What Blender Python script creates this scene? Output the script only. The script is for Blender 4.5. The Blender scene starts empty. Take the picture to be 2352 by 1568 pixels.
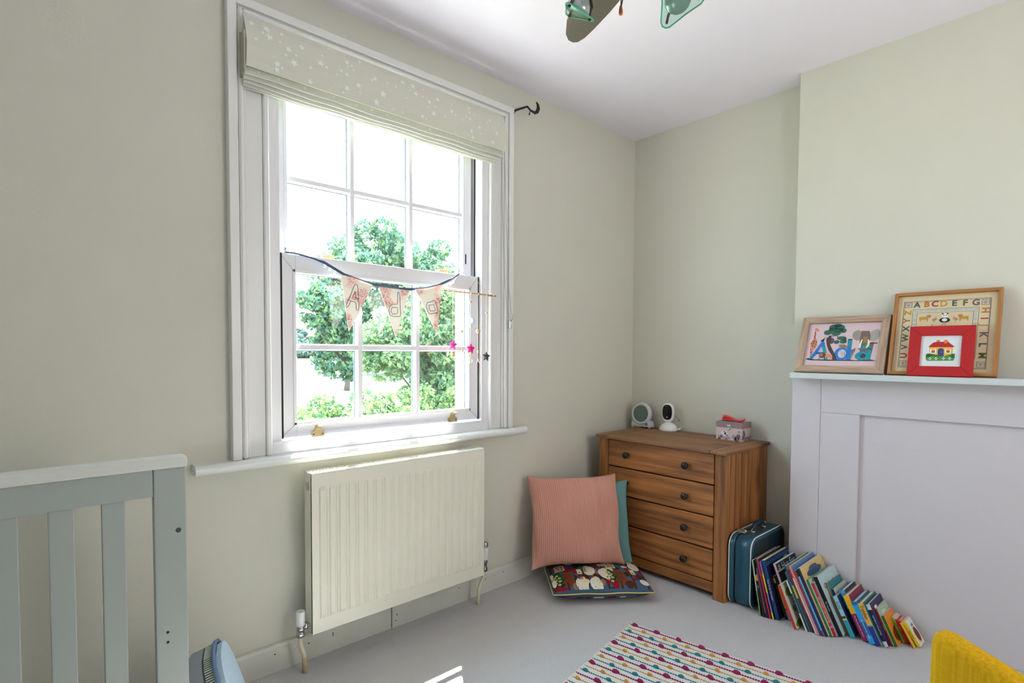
import bpy, bmesh, math, random
import numpy as np
from mathutils import Vector, Matrix, Euler
random.seed(7); RNG = np.random.default_rng(11)
PI = math.pi
C = bpy.context.scene.collection
sc = bpy.context.scene

# ------------------------------------------------------------------ camera, world, sun, large lights, exposure
yaw, pitch, roll = .83124, -.03731, .004993
fw = Vector((math.cos(pitch)*math.cos(yaw), math.cos(pitch)*math.sin(yaw), math.sin(pitch)))
rt = Vector((math.sin(yaw), -math.cos(yaw), 0)); up = rt.cross(fw)
r2 = rt*math.cos(roll)+up*math.sin(roll); u2 = -rt*math.sin(roll)+up*math.cos(roll)
cam = bpy.data.cameras.new('camera'); camo = bpy.data.objects.new('camera', cam); C.objects.link(camo)
M = Matrix((r2, u2, -fw)).transposed().to_4x4(); M.translation = Vector((-3.02, -2.13, 1.224))
camo.matrix_world = M
cam.sensor_width = 36; cam.lens = 1253.5/2352*36; cam.shift_y = 71.5/2352; cam.clip_start = .02; cam.clip_end = 800
sc.camera = camo

w = bpy.data.worlds.new('sky'); sc.world = w; w.use_nodes = True
bg = w.node_tree.nodes['Background']; bg.inputs[0].default_value = (.60, .81, 1.0, 1); bg.inputs[1].default_value = 10.0

def lamp(name, typ, loc, direction, energy, col=(1, 1, 1), **k):
    l = bpy.data.lights.new(name, typ); l.energy = energy; l.color = col
    for a, b in k.items(): setattr(l, a, b)
    o = bpy.data.objects.new(name, l); C.objects.link(o); o.location = loc
    o.rotation_euler = Vector(direction).to_track_quat('-Z', 'Y').to_euler()
    return o
lamp('sun', 'SUN', (5, 8, 12), (-.70, -1, -2.30), 48.0, (1, .97, .95), angle=math.radians(.6))
pl = lamp('window_portal', 'AREA', (-1.79, .13, 1.6), (0, -1, 0), 1.0, shape='RECTANGLE', size=1.0, size_y=1.45)
pl.data.cycles.is_portal = True
# added fill lamps with no real opening: one at the left wall, one behind
lamp('left_fill_light', 'AREA', (-4.30, -1.9, 1.55), (1, -.02, -.05), 2.0, (.86, .93, 1.0), shape='RECTANGLE', size=1.3, size_y=1.5)
lamp('back_fill_light', 'AREA', (-1.3, -3.55, 1.2), (-.28, 1, -.08), 17.0, (1, .96, .92), shape='RECTANGLE', size=.9, size_y=1.9)
lamp('ceiling_fill_light', 'AREA', (-1.7, -2.7, 1.6), (.40, .65, .9), 6.5, (.92, .94, 1.0), shape='DISK', size=.35)  # added fill lamp that brightens the ceiling and the far corner
sc.view_settings.view_transform = 'Standard'; sc.view_settings.look = 'None'
sc.view_settings.gamma = 1; sc.view_settings.use_curve_mapping = False; sc.view_settings.exposure = 0.6
cy = sc.cycles
cy.use_denoising = True
try: cy.denoiser = 'OPENIMAGEDENOISE'
except Exception: pass
cy.max_bounces = 10; cy.diffuse_bounces = 6; cy.transparent_max_bounces = 24; cy.caustics_reflective = False; cy.caustics_refractive = False
cy.sample_clamp_indirect = 0

# ------------------------------------------------------------------ materials
def s2l(v):
    v /= 255.0
    return v/12.92 if v <= .04045 else ((v+.055)/1.055)**2.4
def rgb(r, g, b): return (s2l(r), s2l(g), s2l(b), 1)
MC = {}
def mat(name, col, rough=.6, metal=0., bump=0., bscale=200., var=0., vscale=3., spec=.5, coat=0., trans=0.):
    if name in MC: return MC[name]
    m = bpy.data.materials.new(name); m.use_nodes = True; nt = m.node_tree; N = nt.nodes; L = nt.links
    p = N['Principled BSDF']; c = rgb(*col)
    p.inputs['Base Color'].default_value = c; p.inputs['Roughness'].default_value = rough; p.inputs['Metallic'].default_value = metal
    p.inputs['Specular IOR Level'].default_value = spec; p.inputs['Coat Weight'].default_value = coat
    tc = N.new('ShaderNodeTexCoord')
    if var:
        nz = N.new('ShaderNodeTexNoise'); nz.inputs['Scale'].default_value = vscale; nz.inputs['Detail'].default_value = 5
        L.new(tc.outputs['Object'], nz.inputs['Vector'])
        mx = N.new('ShaderNodeMixRGB'); mx.blend_type = 'MULTIPLY'; mx.inputs[0].default_value = 1
        mx.inputs[1].default_value = c
        mr = N.new('ShaderNodeMapRange'); mr.inputs[1].default_value = .3; mr.inputs[2].default_value = .7; mr.inputs[3].default_value = 1-var; mr.inputs[4].default_value = 1+var*.5
        L.new(nz.outputs[0], mr.inputs[0]); L.new(mr.outputs[0], mx.inputs[2]); L.new(mx.outputs[0], p.inputs['Base Color'])
    if bump:
        nb = N.new('ShaderNodeTexNoise'); nb.inputs['Scale'].default_value = bscale; nb.inputs['Detail'].default_value = 3
        L.new(tc.outputs['Object'], nb.inputs['Vector'])
        b = N.new('ShaderNodeBump'); b.inputs['Strength'].default_value = bump; b.inputs['Distance'].default_value = .004
        L.new(nb.outputs[0], b.inputs['Height']); L.new(b.outputs[0], p.inputs['Normal'])
    MC[name] = m; return m
def wood(name, dark, light, axis='Y', scale=1., rough=.45, knots=True, loose=False):
    if name in MC: return MC[name]
    m = bpy.data.materials.new(name); m.use_nodes = True; nt = m.node_tree; N = nt.nodes; L = nt.links
    p = N['Principled BSDF']; p.inputs['Roughness'].default_value = rough
    tc = N.new('ShaderNodeTexCoord'); mp = N.new('ShaderNodeMapping')
    s = [9*scale]*3; s['XYZ'.index(axis)] = .5*scale; mp.inputs['Scale'].default_value = s
    L.new(tc.outputs['Object'], mp.inputs[0])
    oi = N.new('ShaderNodeObjectInfo'); ad = N.new('ShaderNodeVectorMath'); ad.operation = 'ADD'
    cm = N.new('ShaderNodeMath'); cm.operation = 'MULTIPLY'; cm.inputs[1].default_value = 37
    L.new(oi.outputs['Random'], cm.inputs[0]); L.new(mp.outputs[0], ad.inputs[0]); L.new(cm.outputs[0], ad.inputs[1])
    n1 = N.new('ShaderNodeTexNoise'); n1.inputs['Scale'].default_value = 1.6; n1.inputs['Detail'].default_value = 4; n1.inputs['Distortion'].default_value = .7
    L.new(ad.outputs[0], n1.inputs['Vector'])
    wv = N.new('ShaderNodeMath'); wv.operation = 'MULTIPLY'; wv.inputs[1].default_value = 20; L.new(n1.outputs[0], wv.inputs[0])
    sn = N.new('ShaderNodeMath'); sn.operation = 'SINE'; L.new(wv.outputs[0], sn.inputs[0])
    n2 = N.new('ShaderNodeTexNoise'); n2.inputs['Scale'].default_value = 5; n2.inputs['Detail'].default_value = 4; L.new(ad.outputs[0], n2.inputs['Vector'])
    a1 = N.new('ShaderNodeMath'); a1.operation = 'MULTIPLY_ADD'; a1.inputs[1].default_value = .10; L.new(sn.outputs[0], a1.inputs[0]); L.new(n2.outputs[0], a1.inputs[2])
    cr = N.new('ShaderNodeValToRGB'); cr.color_ramp.elements[0].color = rgb(*dark); cr.color_ramp.elements[1].color = rgb(*light)
    cr.color_ramp.elements[0].position = .22; cr.color_ramp.elements[1].position = .70
    L.new(a1.outputs[0], cr.inputs[0])
    out = cr.outputs[0]
    if knots:
        vm = N.new('ShaderNodeMapping'); s2 = [9.]*3; s2['XYZ'.index(axis)] = 4.; vm.inputs['Scale'].default_value = s2
        L.new(tc.outputs['Object'], vm.inputs[0]); va = N.new('ShaderNodeVectorMath'); va.operation = 'ADD'; L.new(vm.outputs[0], va.inputs[0]); L.new(cm.outputs[0], va.inputs[1])
        vo = N.new('ShaderNodeTexVoronoi'); vo.inputs['Scale'].default_value = .55; L.new(va.outputs[0], vo.inputs['Vector'])
        kr = N.new('ShaderNodeValToRGB'); kr.color_ramp.elements[0].color = (.25, .16, .1, 1); kr.color_ramp.elements[1].color = (1, 1, 1, 1)
        kr.color_ramp.elements[0].position = .05; kr.color_ramp.elements[1].position = .24
        L.new(vo.outputs['Distance'], kr.inputs[0])
        mx = N.new('ShaderNodeMixRGB'); mx.blend_type = 'MULTIPLY'; mx.inputs[0].default_value = .8; L.new(cr.outputs[0], mx.inputs[1]); L.new(kr.outputs[0], mx.inputs[2]); out = mx.outputs[0]
    L.new(out, p.inputs['Base Color'])
    b = N.new('ShaderNodeBump'); b.inputs['Strength'].default_value = .15; b.inputs['Distance'].default_value = .002
    L.new(a1.outputs[0], b.inputs['Height']); L.new(b.outputs[0], p.inputs['Normal'])
    MC[name] = m; return m

PAINT = mat('sage_cream_paint', (207, 206, 193), .85, bump=.12, bscale=90, var=.02, vscale=2)
CEIL = mat('ceiling_paint', (229, 225, 234), .9, bump=.05, bscale=60)
TRIM = mat('white_gloss_trim', (223, 223, 220), .35, bump=.04, bscale=25)
SASH = mat('white_sash_paint', (226, 225, 228), .35)
SKIRT = mat('old_skirting_paint', (205, 206, 196), .45, bump=.3, bscale=35, var=.06, vscale=9)
RAD = mat('radiator_enamel', (224, 222, 207), .3)
GREYW = mat('fireplace_paint', (205, 200, 204), .7, bump=.1, bscale=120)
SHELF = mat('shelf_paint', (200, 209, 209), .45)
CRIBM = mat('grey_crib_paint', (162, 170, 165), .5)
CRIBT = mat('crib_cap_paint', (212, 215, 208), .4)
CARPET = mat('grey_carpet', (203, 202, 203), .98, bump=1., bscale=260, var=.14, vscale=260, spec=.1)
BLACKM = mat('black_rubber', (18, 19, 20), .6)
DARKGAP = mat('dark_seal_and_gap_shade', (28, 32, 34), .7)
CHROME = mat('chrome', (190, 190, 190), .18, 1.)
BRASS = mat('brass_lift', (201, 178, 132), .35, .6)
STEEL = mat('worn_steel', (190, 188, 180), .35, .8)
CREAMP = mat('cream_pipe_paint', (214, 203, 176), .5, var=.06, vscale=40)
WHITEP = mat('white_plastic', (226, 228, 228), .35)
PAPER = mat('page_paper', (226, 222, 208), .9, bump=.3, bscale=400)

def glassmat(name, tint=(.97, .985, .98), refl=.06):
    m = bpy.data.materials.new(name); m.use_nodes = True; nt = m.node_tree; N = nt.nodes; L = nt.links
    N.remove(N['Principled BSDF']); t = N.new('ShaderNodeBsdfTransparent'); t.inputs[0].default_value = (*tint, 1)
    g = N.new('ShaderNodeBsdfGlossy'); g.inputs['Roughness'].default_value = .02
    mx = N.new('ShaderNodeMixShader'); mx.inputs[0].default_value = refl
    L.new(t.outputs[0], mx.inputs[1]); L.new(g.outputs[0], mx.inputs[2]); L.new(mx.outputs[0], N['Material Output'].inputs[0])
    return m
GLASS = glassmat('window_glass')
GREENGLASS = glassmat('green_edge_glass', (.84, .96, .90), .10)
CLEAR = glassmat('clear_plastic', (.9, .93, .93), .2)

# ------------------------------------------------------------------ mesh helpers
def newbm(): return bmesh.new()
def bx(bm, x0, x1, y0, y1, z0, z1, bevel=0., seg=2, mi=0):
    vs = [bm.verts.new((x, y, z)) for x in (x0, x1) for y in (y0, y1) for z in (z0, z1)]
    fs = [bm.faces.new([vs[i] for i in q]) for q in ((0, 1, 3, 2), (4, 6, 7, 5), (0, 4, 5, 1), (2, 3, 7, 6), (0, 2, 6, 4), (1, 5, 7, 3))]
    for f in fs: f.material_index = mi
    if bevel:
        es = list({e for f in fs for e in f.edges})
        bmesh.ops.bevel(bm, geom=es, offset=bevel, segments=seg, profile=.6, affect='EDGES')
    return bm
def box(*a, **k): return bx(newbm(), *a, **k)
def prism(bm, pts, axis, a0, a1, mi=0):
    """extrude 2D polygon pts along axis ('X','Y','Z') from a0 to a1; pts in remaining axes order"""
    def P(u, v, t):
        return {'X': (t, u, v), 'Y': (u, t, v), 'Z': (u, v, t)}[axis]
    A = [bm.verts.new(P(u, v, a0)) for u, v in pts]; B = [bm.verts.new(P(u, v, a1)) for u, v in pts]
    n = len(pts)
    for f in [bm.faces.new(A), bm.faces.new(B[::-1])]+[bm.faces.new((A[i], B[i], B[(i+1) % n], A[(i+1) % n])) for i in range(n)]:
        f.material_index = mi
    return bm
def tube(bm, pts, r, n=8, cap=True, mi=0, closed=False):
    pts = [Vector(p) for p in pts]; m = len(pts)
    rs = r if isinstance(r, (list, tuple)) else [r]*m
    rings = []; prev = None
    for i, p in enumerate(pts):
        if closed: d = pts[(i+1) % m]-pts[i-1]
        else: d = pts[min(i+1, m-1)]-pts[max(i-1, 0)]
        d.normalize()
        if prev is None:
            a = Vector((0, 0, 1)) if abs(d.z) < .9 else Vector((1, 0, 0)); u = d.cross(a).normalized()
        else:
            u = (prev-d*prev.dot(d)).normalized()
        prev = u; v = d.cross(u)
        rings.append([bm.verts.new(p+(u*math.cos(2*PI*k/n)+v*math.sin(2*PI*k/n))*rs[i]) for k in range(n)])
    for i in range(m if closed else m-1):
        A, B = rings[i], rings[(i+1) % m]
        for k in range(n):
            f = bm.faces.new((A[k], A[(k+1) % n], B[(k+1) % n], B[k])); f.material_index = mi; f.smooth = True
    if cap and not closed:
        for q in (rings[0][::-1], rings[-1]):
            f = bm.faces.new(q); f.material_index = mi
    return bm
def lathe(bm, prof, c=(0, 0, 0), axis='Z', n=20, mi=0, sx=1., sy=1.):
    """prof: list of (radius, height)"""
    rings = []
    for r, h in prof:
        ring = []
        for k in range(n):
            a = 2*PI*k/n; u, v = r*math.cos(a)*sx, r*math.sin(a)*sy
            p = {'Z': (u, v, h), 'Y': (u, h, v), 'X': (h, u, v)}[axis]
            ring.append(bm.verts.new((p[0]+c[0], p[1]+c[1], p[2]+c[2])))
        rings.append(ring)
    for A, B in zip(rings, rings[1:]):
        for k in range(n):
            f = bm.faces.new((A[k], A[(k+1) % n], B[(k+1) % n], B[k])); f.smooth = True; f.material_index = mi
    for q in (rings[0][::-1], rings[-1]):
        if True:
            f = bm.faces.new(q); f.material_index = mi
    return bm
def ball(bm, c, r, seg=10, rings=7, sc3=(1, 1, 1), mi=0):
    g = bmesh.ops.create_uvsphere(bm, u_segments=seg, v_segments=rings, radius=1)
    for v in g['verts']: v.co = Vector((v.co.x*r*sc3[0]+c[0], v.co.y*r*sc3[1]+c[1], v.co.z*r*sc3[2]+c[2]))
    for v in g['verts']:
        for f in v.link_faces: f.smooth = True; f.material_index = mi
    return bm
def finish(bm, name, mats, smooth=False, recalc=True):
    if recalc: bmesh.ops.recalc_face_normals(bm, faces=bm.faces)
    me = bpy.data.meshes.new(name); bm.to_mesh(me); bm.free()
    for m in (mats if isinstance(mats, (list, tuple)) else [mats]): me.materials.append(m)
    if smooth:
        me.polygons.foreach_set('use_smooth', [True]*len(me.polygons))
    return me
def obj(name, bm, mats, parent=None, smooth=False, recalc=True, M=None):
    me = bm if isinstance(bm, bpy.types.Mesh) else finish(bm, name, mats, smooth, recalc)
    o = bpy.data.objects.new(name, me); C.objects.link(o)
    if parent: o.parent = parent
    if M is not None: o.matrix_local = M
    return o
def tag(o, label, cat, group=None, kind=None):
    if label: o['label'] = label
    if cat: o['category'] = cat
    if group: o['group'] = group
    if kind: o['kind'] = kind
    return o
def thing(name, label, cat, M=None, loc=None, group=None):
    o = bpy.data.objects.new(name, None); C.objects.link(o); o.empty_display_size = .05
    if M is not None: o.matrix_world = M
    if loc is not None: o.location = loc
    return tag(o, label, cat, group)
def struct(name, bm, m, parent=None, label=None):
    o = obj(name, bm, m, parent)
    if parent is None: o['kind'] = 'structure'; o['label'] = label or name; o['category'] = name.split('_')[0]
    return o
def textmesh(s, size=1., mats=None, align='LEFT', ext=0., name='lettering', shear=0., space=1., bold=0.):
    cu = bpy.data.curves.new(name, 'FONT'); cu.body = s; cu.size = size; cu.align_x = align; cu.align_y = 'CENTER'
    cu.extrude = ext; cu.resolution_u = 3; cu.offset = bold*size; cu.shear = shear; cu.space_character = space
    o = bpy.data.objects.new(name, cu); C.objects.link(o)
    dg = bpy.context.evaluated_depsgraph_get(); dg.update()
    me = bpy.data.meshes.new_from_object(o.evaluated_get(dg)); bpy.data.objects.remove(o); bpy.data.curves.remove(cu)
    me.name = name
    if mats: me.materials.clear(); me.materials.append(mats)
    return me
def lettering(s, size, m, parent, M, align='CENTER', ext=.0003, shear=0., name='lettering', space=1., bold=0.):
    return obj(name, textmesh(s, size, m, align, ext, shear=shear, space=space, bold=bold), None, parent, M=M)
def frameM(o, lx, lz):
    lx = Vector(lx).normalized(); lz = Vector(lz).normalized(); ly = lz.cross(lx)
    m = Matrix((lx, ly, lz)).transposed().to_4x4(); m.translation = Vector(o); return m
# text on a local XZ front plane (facing -Y): text X->X, text Y->Z
def TXZ(x, y, z, rot=0.): return Matrix.Translation((x, y, z)) @ Matrix.Rotation(PI/2, 4, 'X') @ Matrix.Rotation(rot, 4, 'Z')
class Print:
    """flat printed shapes on local XZ plane facing -Y, collected per colour into one thin mesh"""
    def __init__(s, y): s.bm = newbm(); s.y = y; s.m = []; s.n = 0
    def mi(s, m):
        if m not in s.m: s.m.append(m)
        return s.m.index(m)
    def poly(s, pts, m, l=1):
        y = s.y-l*.00025
        try:
            f = s.bm.faces.new([s.bm.verts.new((p[0], y, p[1])) for p in pts]); f.material_index = s.mi(m)
            bmesh.ops.triangulate(s.bm, faces=[f])
        except Exception: pass
    def rect(s, x0, x1, z0, z1, m, l=1): s.poly([(x0, z0), (x1, z0), (x1, z1), (x0, z1)], m, l)
    def ell(s, cx, cz, rx, rz, m, l=1, rot=0, n=18):
        s.poly([(cx+rx*math.cos(a)*math.cos(rot)-rz*math.sin(a)*math.sin(rot), cz+rx*math.cos(a)*math.sin(rot)+rz*math.sin(a)*math.cos(rot)) for a in [2*PI*k/n for k in range(n)]], m, l)
    def line(s, pts, w, m, l=1):
        for a, b in zip(pts, pts[1:]):
            d = Vector((b[0]-a[0], b[1]-a[1]));
            if d.length < 1e-6: continue
            d.normalize(); nx, nz = -d.y*w/2, d.x*w/2; ex, ez = d.x*w*.3, d.y*w*.3
            s.poly([(a[0]+nx-ex, a[1]+nz-ez), (a[0]-nx-ex, a[1]-nz-ez), (b[0]-nx+ex, b[1]-nz+ez), (b[0]+nx+ex, b[1]+nz+ez)], m, l)
    def star(s, cx, cz, r, m, l=1, rot=0, inner=.42):
        s.poly([(cx+r*(1 if k % 2 == 0 else inner)*math.sin(rot+k*PI/5), cz+r*(1 if k % 2 == 0 else inner)*math.cos(rot+k*PI/5)) for k in range(10)], m, l)
    def build(s, parent, name='printed_picture', M=None): return obj(name, s.bm, s.m, parent, recalc=False, M=M)
def homog(src, dst):
    A = []; b = []
    for (x, y), (u, v) in zip(src, dst):
        A += [[x, y, 1, 0, 0, 0, -u*x, -u*y], [0, 0, 0, x, y, 1, -v*x, -v*y]]; b += [u, v]
    h = np.linalg.solve(np.array(A, float), np.array(b, float))
    return lambda x, y: ((h[0]*x+h[1]*y+h[2])/(h[6]*x+h[7]*y+1), (h[3]*x+h[4]*y+h[5])/(h[6]*x+h[7]*y+1))

# ------------------------------------------------------------------ the room shell
XL, YB, H = -4.4, -3.65, 2.6
WX0, WX1, WZ0, WZ1 = -2.31, -1.24, .80, 2.40          # hole in window wall
struct('floor', box(XL-.2, .2, YB-.2, .0, -.12, 0), CARPET, label='grey wool carpet covering the whole floor')
struct('ceiling', box(XL-.2, .2, YB-.2, .2, H, H+.15), CEIL, label='white painted ceiling')
b = newbm()
bx(b, XL-.2, WX0, 0, .2, -.12, H+.1); bx(b, WX1, .2, 0, .2, -.12, H+.1); bx(b, WX0, WX1, 0, .2, -.12, WZ0); bx(b, WX0, WX1, 0, .2, WZ1, H+.1)
struct('wall_front', b, PAINT, label='sage cream wall with the sash window')
b = newbm(); bx(b, 0, .2, YB-.2, 0, -.12, H+.1)
struct('wall_right', b, PAINT, label='sage cream wall in the alcove behind the chest of drawers')
b = newbm(); bx(b, -.132, 0, -2.75, -1.06, 0, H)
struct('wall_chimney', b, PAINT, label='sage cream chimney breast above the mantel shelf')
struct('wall_left', box(XL-.2, XL, YB-.2, 0, -.12, H+.1), PAINT, label='wall on the far left, out of view')
struct('wall_back', box(XL-.2, .2, YB-.2, YB, -.12, H+.1), PAINT, label='wall behind the camera')
# skirting boards
def skirting(name, x0, x1, z1, yf, holes, label):
    b = newbm(); prism(b, [(0, 0), (yf, 0), (yf, z1-.012), (yf+.006, z1-.003), (yf+.012, z1), (0, z1)], 'X', x0, x1)
    o = struct(name, b, SKIRT, label=label)
    if holes:
        h = newbm()
        for (hx, hz) in holes: lathe(h, [(.0028, yf-.0006), (.0028, yf+.004)], (hx, 0, hz), 'Y', 8)
        hh = obj('nail_hole', h, mat('nail_hole_black', (20, 18, 16), .9), o); hh['kind'] = 'stuff'
    return o
skirting('baseboard_front', XL, -1.812, .104, -.02, [(-2.60, .055), (-2.525, .085), (-2.535, .045), (-2.31, .07), (-2.08, .072), (-2.08, .064), (-2.18, .066)], 'old white skirting board left of and under the radiator')
skirting('baseboard_front.001', -1.808, -1.375, .108, -.024, [(-1.79, .03), (-1.44, .075), (-1.785, .055)], 'short boxed skirting section under the radiator')
skirting('baseboard_front.002', -1.371, 0, .104, -.02, [(-1.27, .07), (-1.15, .075)], 'white skirting board running to the corner')
b = newbm(); prism(b, [(0, 0), (0, .104), (-.008, .104), (-.02, .092), (-.02, 0)][::-1], 'Y', -1.06, -.022)
obj_s = struct('baseboard_right', b, SKIRT, label='skirting board in the alcove')
# prism above used (x,z) for axis Y

# ------------------------------------------------------------------ the window
win = thing('window_1', 'white painted sash window with twelve visible panes', 'window', loc=(0, 0, 0)); win['kind'] = 'structure'
# architrave: profile bands, mitred frame; left, right, top
def band(off0, off1, y0, y1, bevel=.002, name='architrave', m=TRIM, zb=.832):
    """one flat band of the surround, off measured inward from outer edge"""
    XA, XB, ZT = -2.451, -1.101, 2.470
    b = newbm()
    for (x0, x1) in ((XA+off0, XA+off1), (XB-off1, XB-off0)): bx(b, x0, x1, y0, y1, zb, ZT-off1 if False else ZT-off0, bevel, 1)
    bx(b, XA+off1-.0005, XB-off1+.0005, y0, y1, ZT-off1, ZT-off0, bevel, 1)
    return obj(name, b, m, win)
band(0, .030, -.036, 0)
band(.030, .036, -.024, 0)
band(.036, .054, -.032, 0, .006)
band(.054, .064, -.020, 0, .003)
o = band(.064, .122, -.008, .02); o.name = 'inner_lining'
o = band(.122, .142, -.018, .03, .004); o.name = 'staff_bead'
# box frame and jambs (inner), outer white frame
b = newbm()
bx(b, -2.311, -2.268, .002, .155, .80, 2.36); bx(b, -1.282, -1.239, .002, .155, .80, 2.36); bx(b, -2.311, -1.239, .002, .155, 2.28, 2.36)
obj('box_frame', b, SASH, win)
b = newbm(); bx(b, -2.3105, -1.2395, -.004, .155, .80, .872, .003); bx(b, -2.3105, -1.2395, -.0055, .01, .868, .880, .002)
obj('sub_sill', b, SASH, win)
b = newbm()
for s, x in ((1, -2.268), (-1, -1.282)):
    bx(b, x, x+s*.0012, .056, .066, .88, 2.28)
obj('brush_seal', b, DARKGAP, win)
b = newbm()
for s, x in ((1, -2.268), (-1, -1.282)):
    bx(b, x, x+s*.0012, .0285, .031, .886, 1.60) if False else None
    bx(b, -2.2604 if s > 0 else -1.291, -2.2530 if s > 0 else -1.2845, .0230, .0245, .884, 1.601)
obj('gap_shade_strip', b, DARKGAP, win)  # dark strips painting the shade in the gap beside the lower sash
# sashes
def sash(x0, x1, z0, z1, y0, y1, stile, top, bot, bars, hbar, barw, name, lab):
    s = obj(name, newbm_frame(x0, x1, z0, z1, y0, y1, stile, top, bot), SASH, win); s['label'] = lab
    gx0, gx1, gz0, gz1 = x0+stile, x1-stile, z0+bot, z1-top; gy = y0+.020
    for bc in bars:
        b = newbm(); prism(b, [(bc-barw/2, gy+.012), (bc-barw/2, gy-.004), (bc-barw*.36, y0+.004), (bc+barw*.36, y0+.004), (bc+barw/2, gy-.004), (bc+barw/2, gy+.012)], 'Z', gz0-.002, gz1+.002)
        obj('glazing_bar', b, SASH, s)
    xs = [gx0]+[c for bc in bars for c in (bc-barw/2, bc+barw/2)]+[gx1]
    b = newbm()
    for i in range(0, 6, 2):
        prism(b, [(gy+.012, hbar-barw/2), (gy-.004, hbar-barw/2), (y0+.005, hbar-barw*.36), (y0+.005, hbar+barw*.36), (gy-.004, hbar+barw/2), (gy+.012, hbar+barw/2)], 'X', xs[i]-.001, xs[i+1]+.001)
    obj('glazing_bar', b, SASH, s)
    # bead round the glass
    b = newbm()
    for (a0, a1, c0, c1) in ((gx0-.012, gx0+.001, gz0-.012, gz1+.012), (gx1-.001, gx1+.012, gz0-.012, gz1+.012)): bx(b, a0, a1, y0-.004, gy, c0, c1, .003, 2)
    for (c0, c1) in ((gz0-.012, gz0+.001), (gz1-.001, gz1+.012)): bx(b, gx0-.012, gx1+.012, y0-.004, gy, c0, c1, .003, 2)
    obj('glass_bead', b, SASH, s)
    # dark putty line at the glass edge
    for i in range(0, 6, 2):
        for (za, zb) in ((gz0, hbar-barw/2), (hbar+barw/2, gz1)):
            b = newbm(); bx(b, xs[i]-.001, xs[i+1]+.001, gy+.004, gy+.008, za-.001, zb+.001)
            p = obj('pane', b, GLASS, s)
    b = newbm()
    for i in range(0, 6, 2):
        bx(b, xs[i+1]-.0035, xs[i+1]+.0005, gy+.0085, gy+.016, gz0, gz1)
        for zt in (hbar-barw/2, gz1): bx(b, xs[i]-.001, xs[i+1]+.001, gy+.0085, gy+.012, zt-.003, zt+.0005)
    obj('glazing_seal', b, mat('blue_grey_seal', (62, 84, 104), .6), s)
    return s
def newbm_frame(x0, x1, z0, z1, y0, y1, stile, top, bot):
    b = newbm()
    for (a, c) in ((x0, x0+stile), (x1-stile, x1)): bx(b, a, c, y0, y1, z0, z1, .0015, 1)
    bx(b, x0+stile, x1-stile, y0, y1, z0, z0+bot, .0015, 1); bx(b, x0+stile, x1-stile, y0, y1, z1-top, z1, .0015, 1)
    return b
sash(-2.264, -1.286, .886, 1.601, .024, .060, .062, .070, .058, (-1.928, -1.641), 1.240, .026, 'lower_sash', 'lower sash with six panes')
sash(-2.268, -1.298, 1.555, 2.285, .070, .106, .053, .07, .05, (-1.938, -1.648), 1.906, .024, 'upper_sash', 'upper sash with six panes')
# mitre lines on the lower sash
MIT = mat('mitre_line_grey', (150, 150, 152), .8)
for (xa, za, xb, zb) in ((-2.260, 1.599, -2.206, 1.535), (-1.290, 1.599, -1.344, 1.535), (-2.262, .889, -2.204, .938), (-1.288, .889, -1.346, .938)):
    b = newbm(); tube(b, [(xa, .0238, za), (xb, .0238, zb)], .0007, 4); obj('mitre_joint', b, MIT, win)
# latch slot on upper sash stile, brass lifts, wooden stops
b = newbm(); bx(b, -1.336, -1.328, .0688, .0705, 1.665, 1.715, .0006, 1); obj('lock_slot', b, mat('slot_dark', (60, 60, 62), .4, .6), win)
for x, z in ((-2.118, .899), (-1.448, .902)):
    b = newbm()
    prism(b, [(x-.027, z-.02), (x+.027, z-.02), (x+.027, z+.002), (x+.015, z+.006), (x+.008, z+.024), (x-.008, z+.024), (x-.015, z+.006), (x-.027, z+.002)], 'Y', .0238, .0195)
    prism(b, [(.0195, z+.024), (.001, z+.032), (-.004, z+.028), (-.002, z+.024), (.0195, z+.015)], 'X', x-.008, x+.008)
    l = obj('sash_lift', b, BRASS, win); l['label'] = 'brass finger lift on the lower sash rail'
    s = newbm()
    for dx in (-.018, .018): lathe(s, [(.0035, .0195), (.0025, .0183)], (x+dx, 0, z-.009), 'Y', 8)
    obj('screw', s, mat('screw_head', (110, 90, 70), .4, .7), l)
for x in (-2.06, -1.487):
    b = box(x-.026, x+.026, .04, .062, 1.6015, 1.619, .003); o = obj('sash_stop', b, wood('pale_block_wood', (168, 128, 78), (214, 184, 138), 'X'), win)
for x in (-2.236, -1.403):
    b = newbm(); lathe(b, [(.006, 1.6015), (.006, 1.606), (.003, 1.608), (.003, 1.616), (.0065, 1.619), (.0065, 1.624), (.003, 1.627)], (x, .034, 0), 'Z', 10); obj('sash_pin', b, CHROME, win)
# exterior brick reveal, one object per brick, and outside frame
rev = obj('brick_reveal', box(-1.29, -1.20, .20, .215, -.5, 3.2), mat('mortar', (214, 196, 182), .9), win); rev['label'] = 'pale brick reveal outside the window'
bm_ = [mat('brick_a', (214, 150, 128), .9, bump=.4, bscale=60), mat('brick_b', (204, 134, 112), .9, bump=.4, bscale=60), mat('brick_c', (222, 172, 152), .9, bump=.4, bscale=60)]
bk0 = None
for i in range(22):
    z = .80+i*.075
    me = finish(box(-1.3, -1.21, .165, .205, z, z+.064, .003, 1), 'brick', bm_[i % 3] if i % 5 else bm_[2])
    obj('brick', me, None, rev)
b = newbm(); bx(b, -2.33, -1.20, .155, .30, .74, .80, .004); obj('outer_sill', b, mat('outer_sill_white', (235, 235, 232), .5), win)
b = newbm(); bx(b, -2.285, -2.262, .106, .165, .86, 2.3, .003); bx(b, -1.312, -1.285, .106, .165, .86, 2.3, .003); obj('outer_frame', b, SASH, win)
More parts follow.
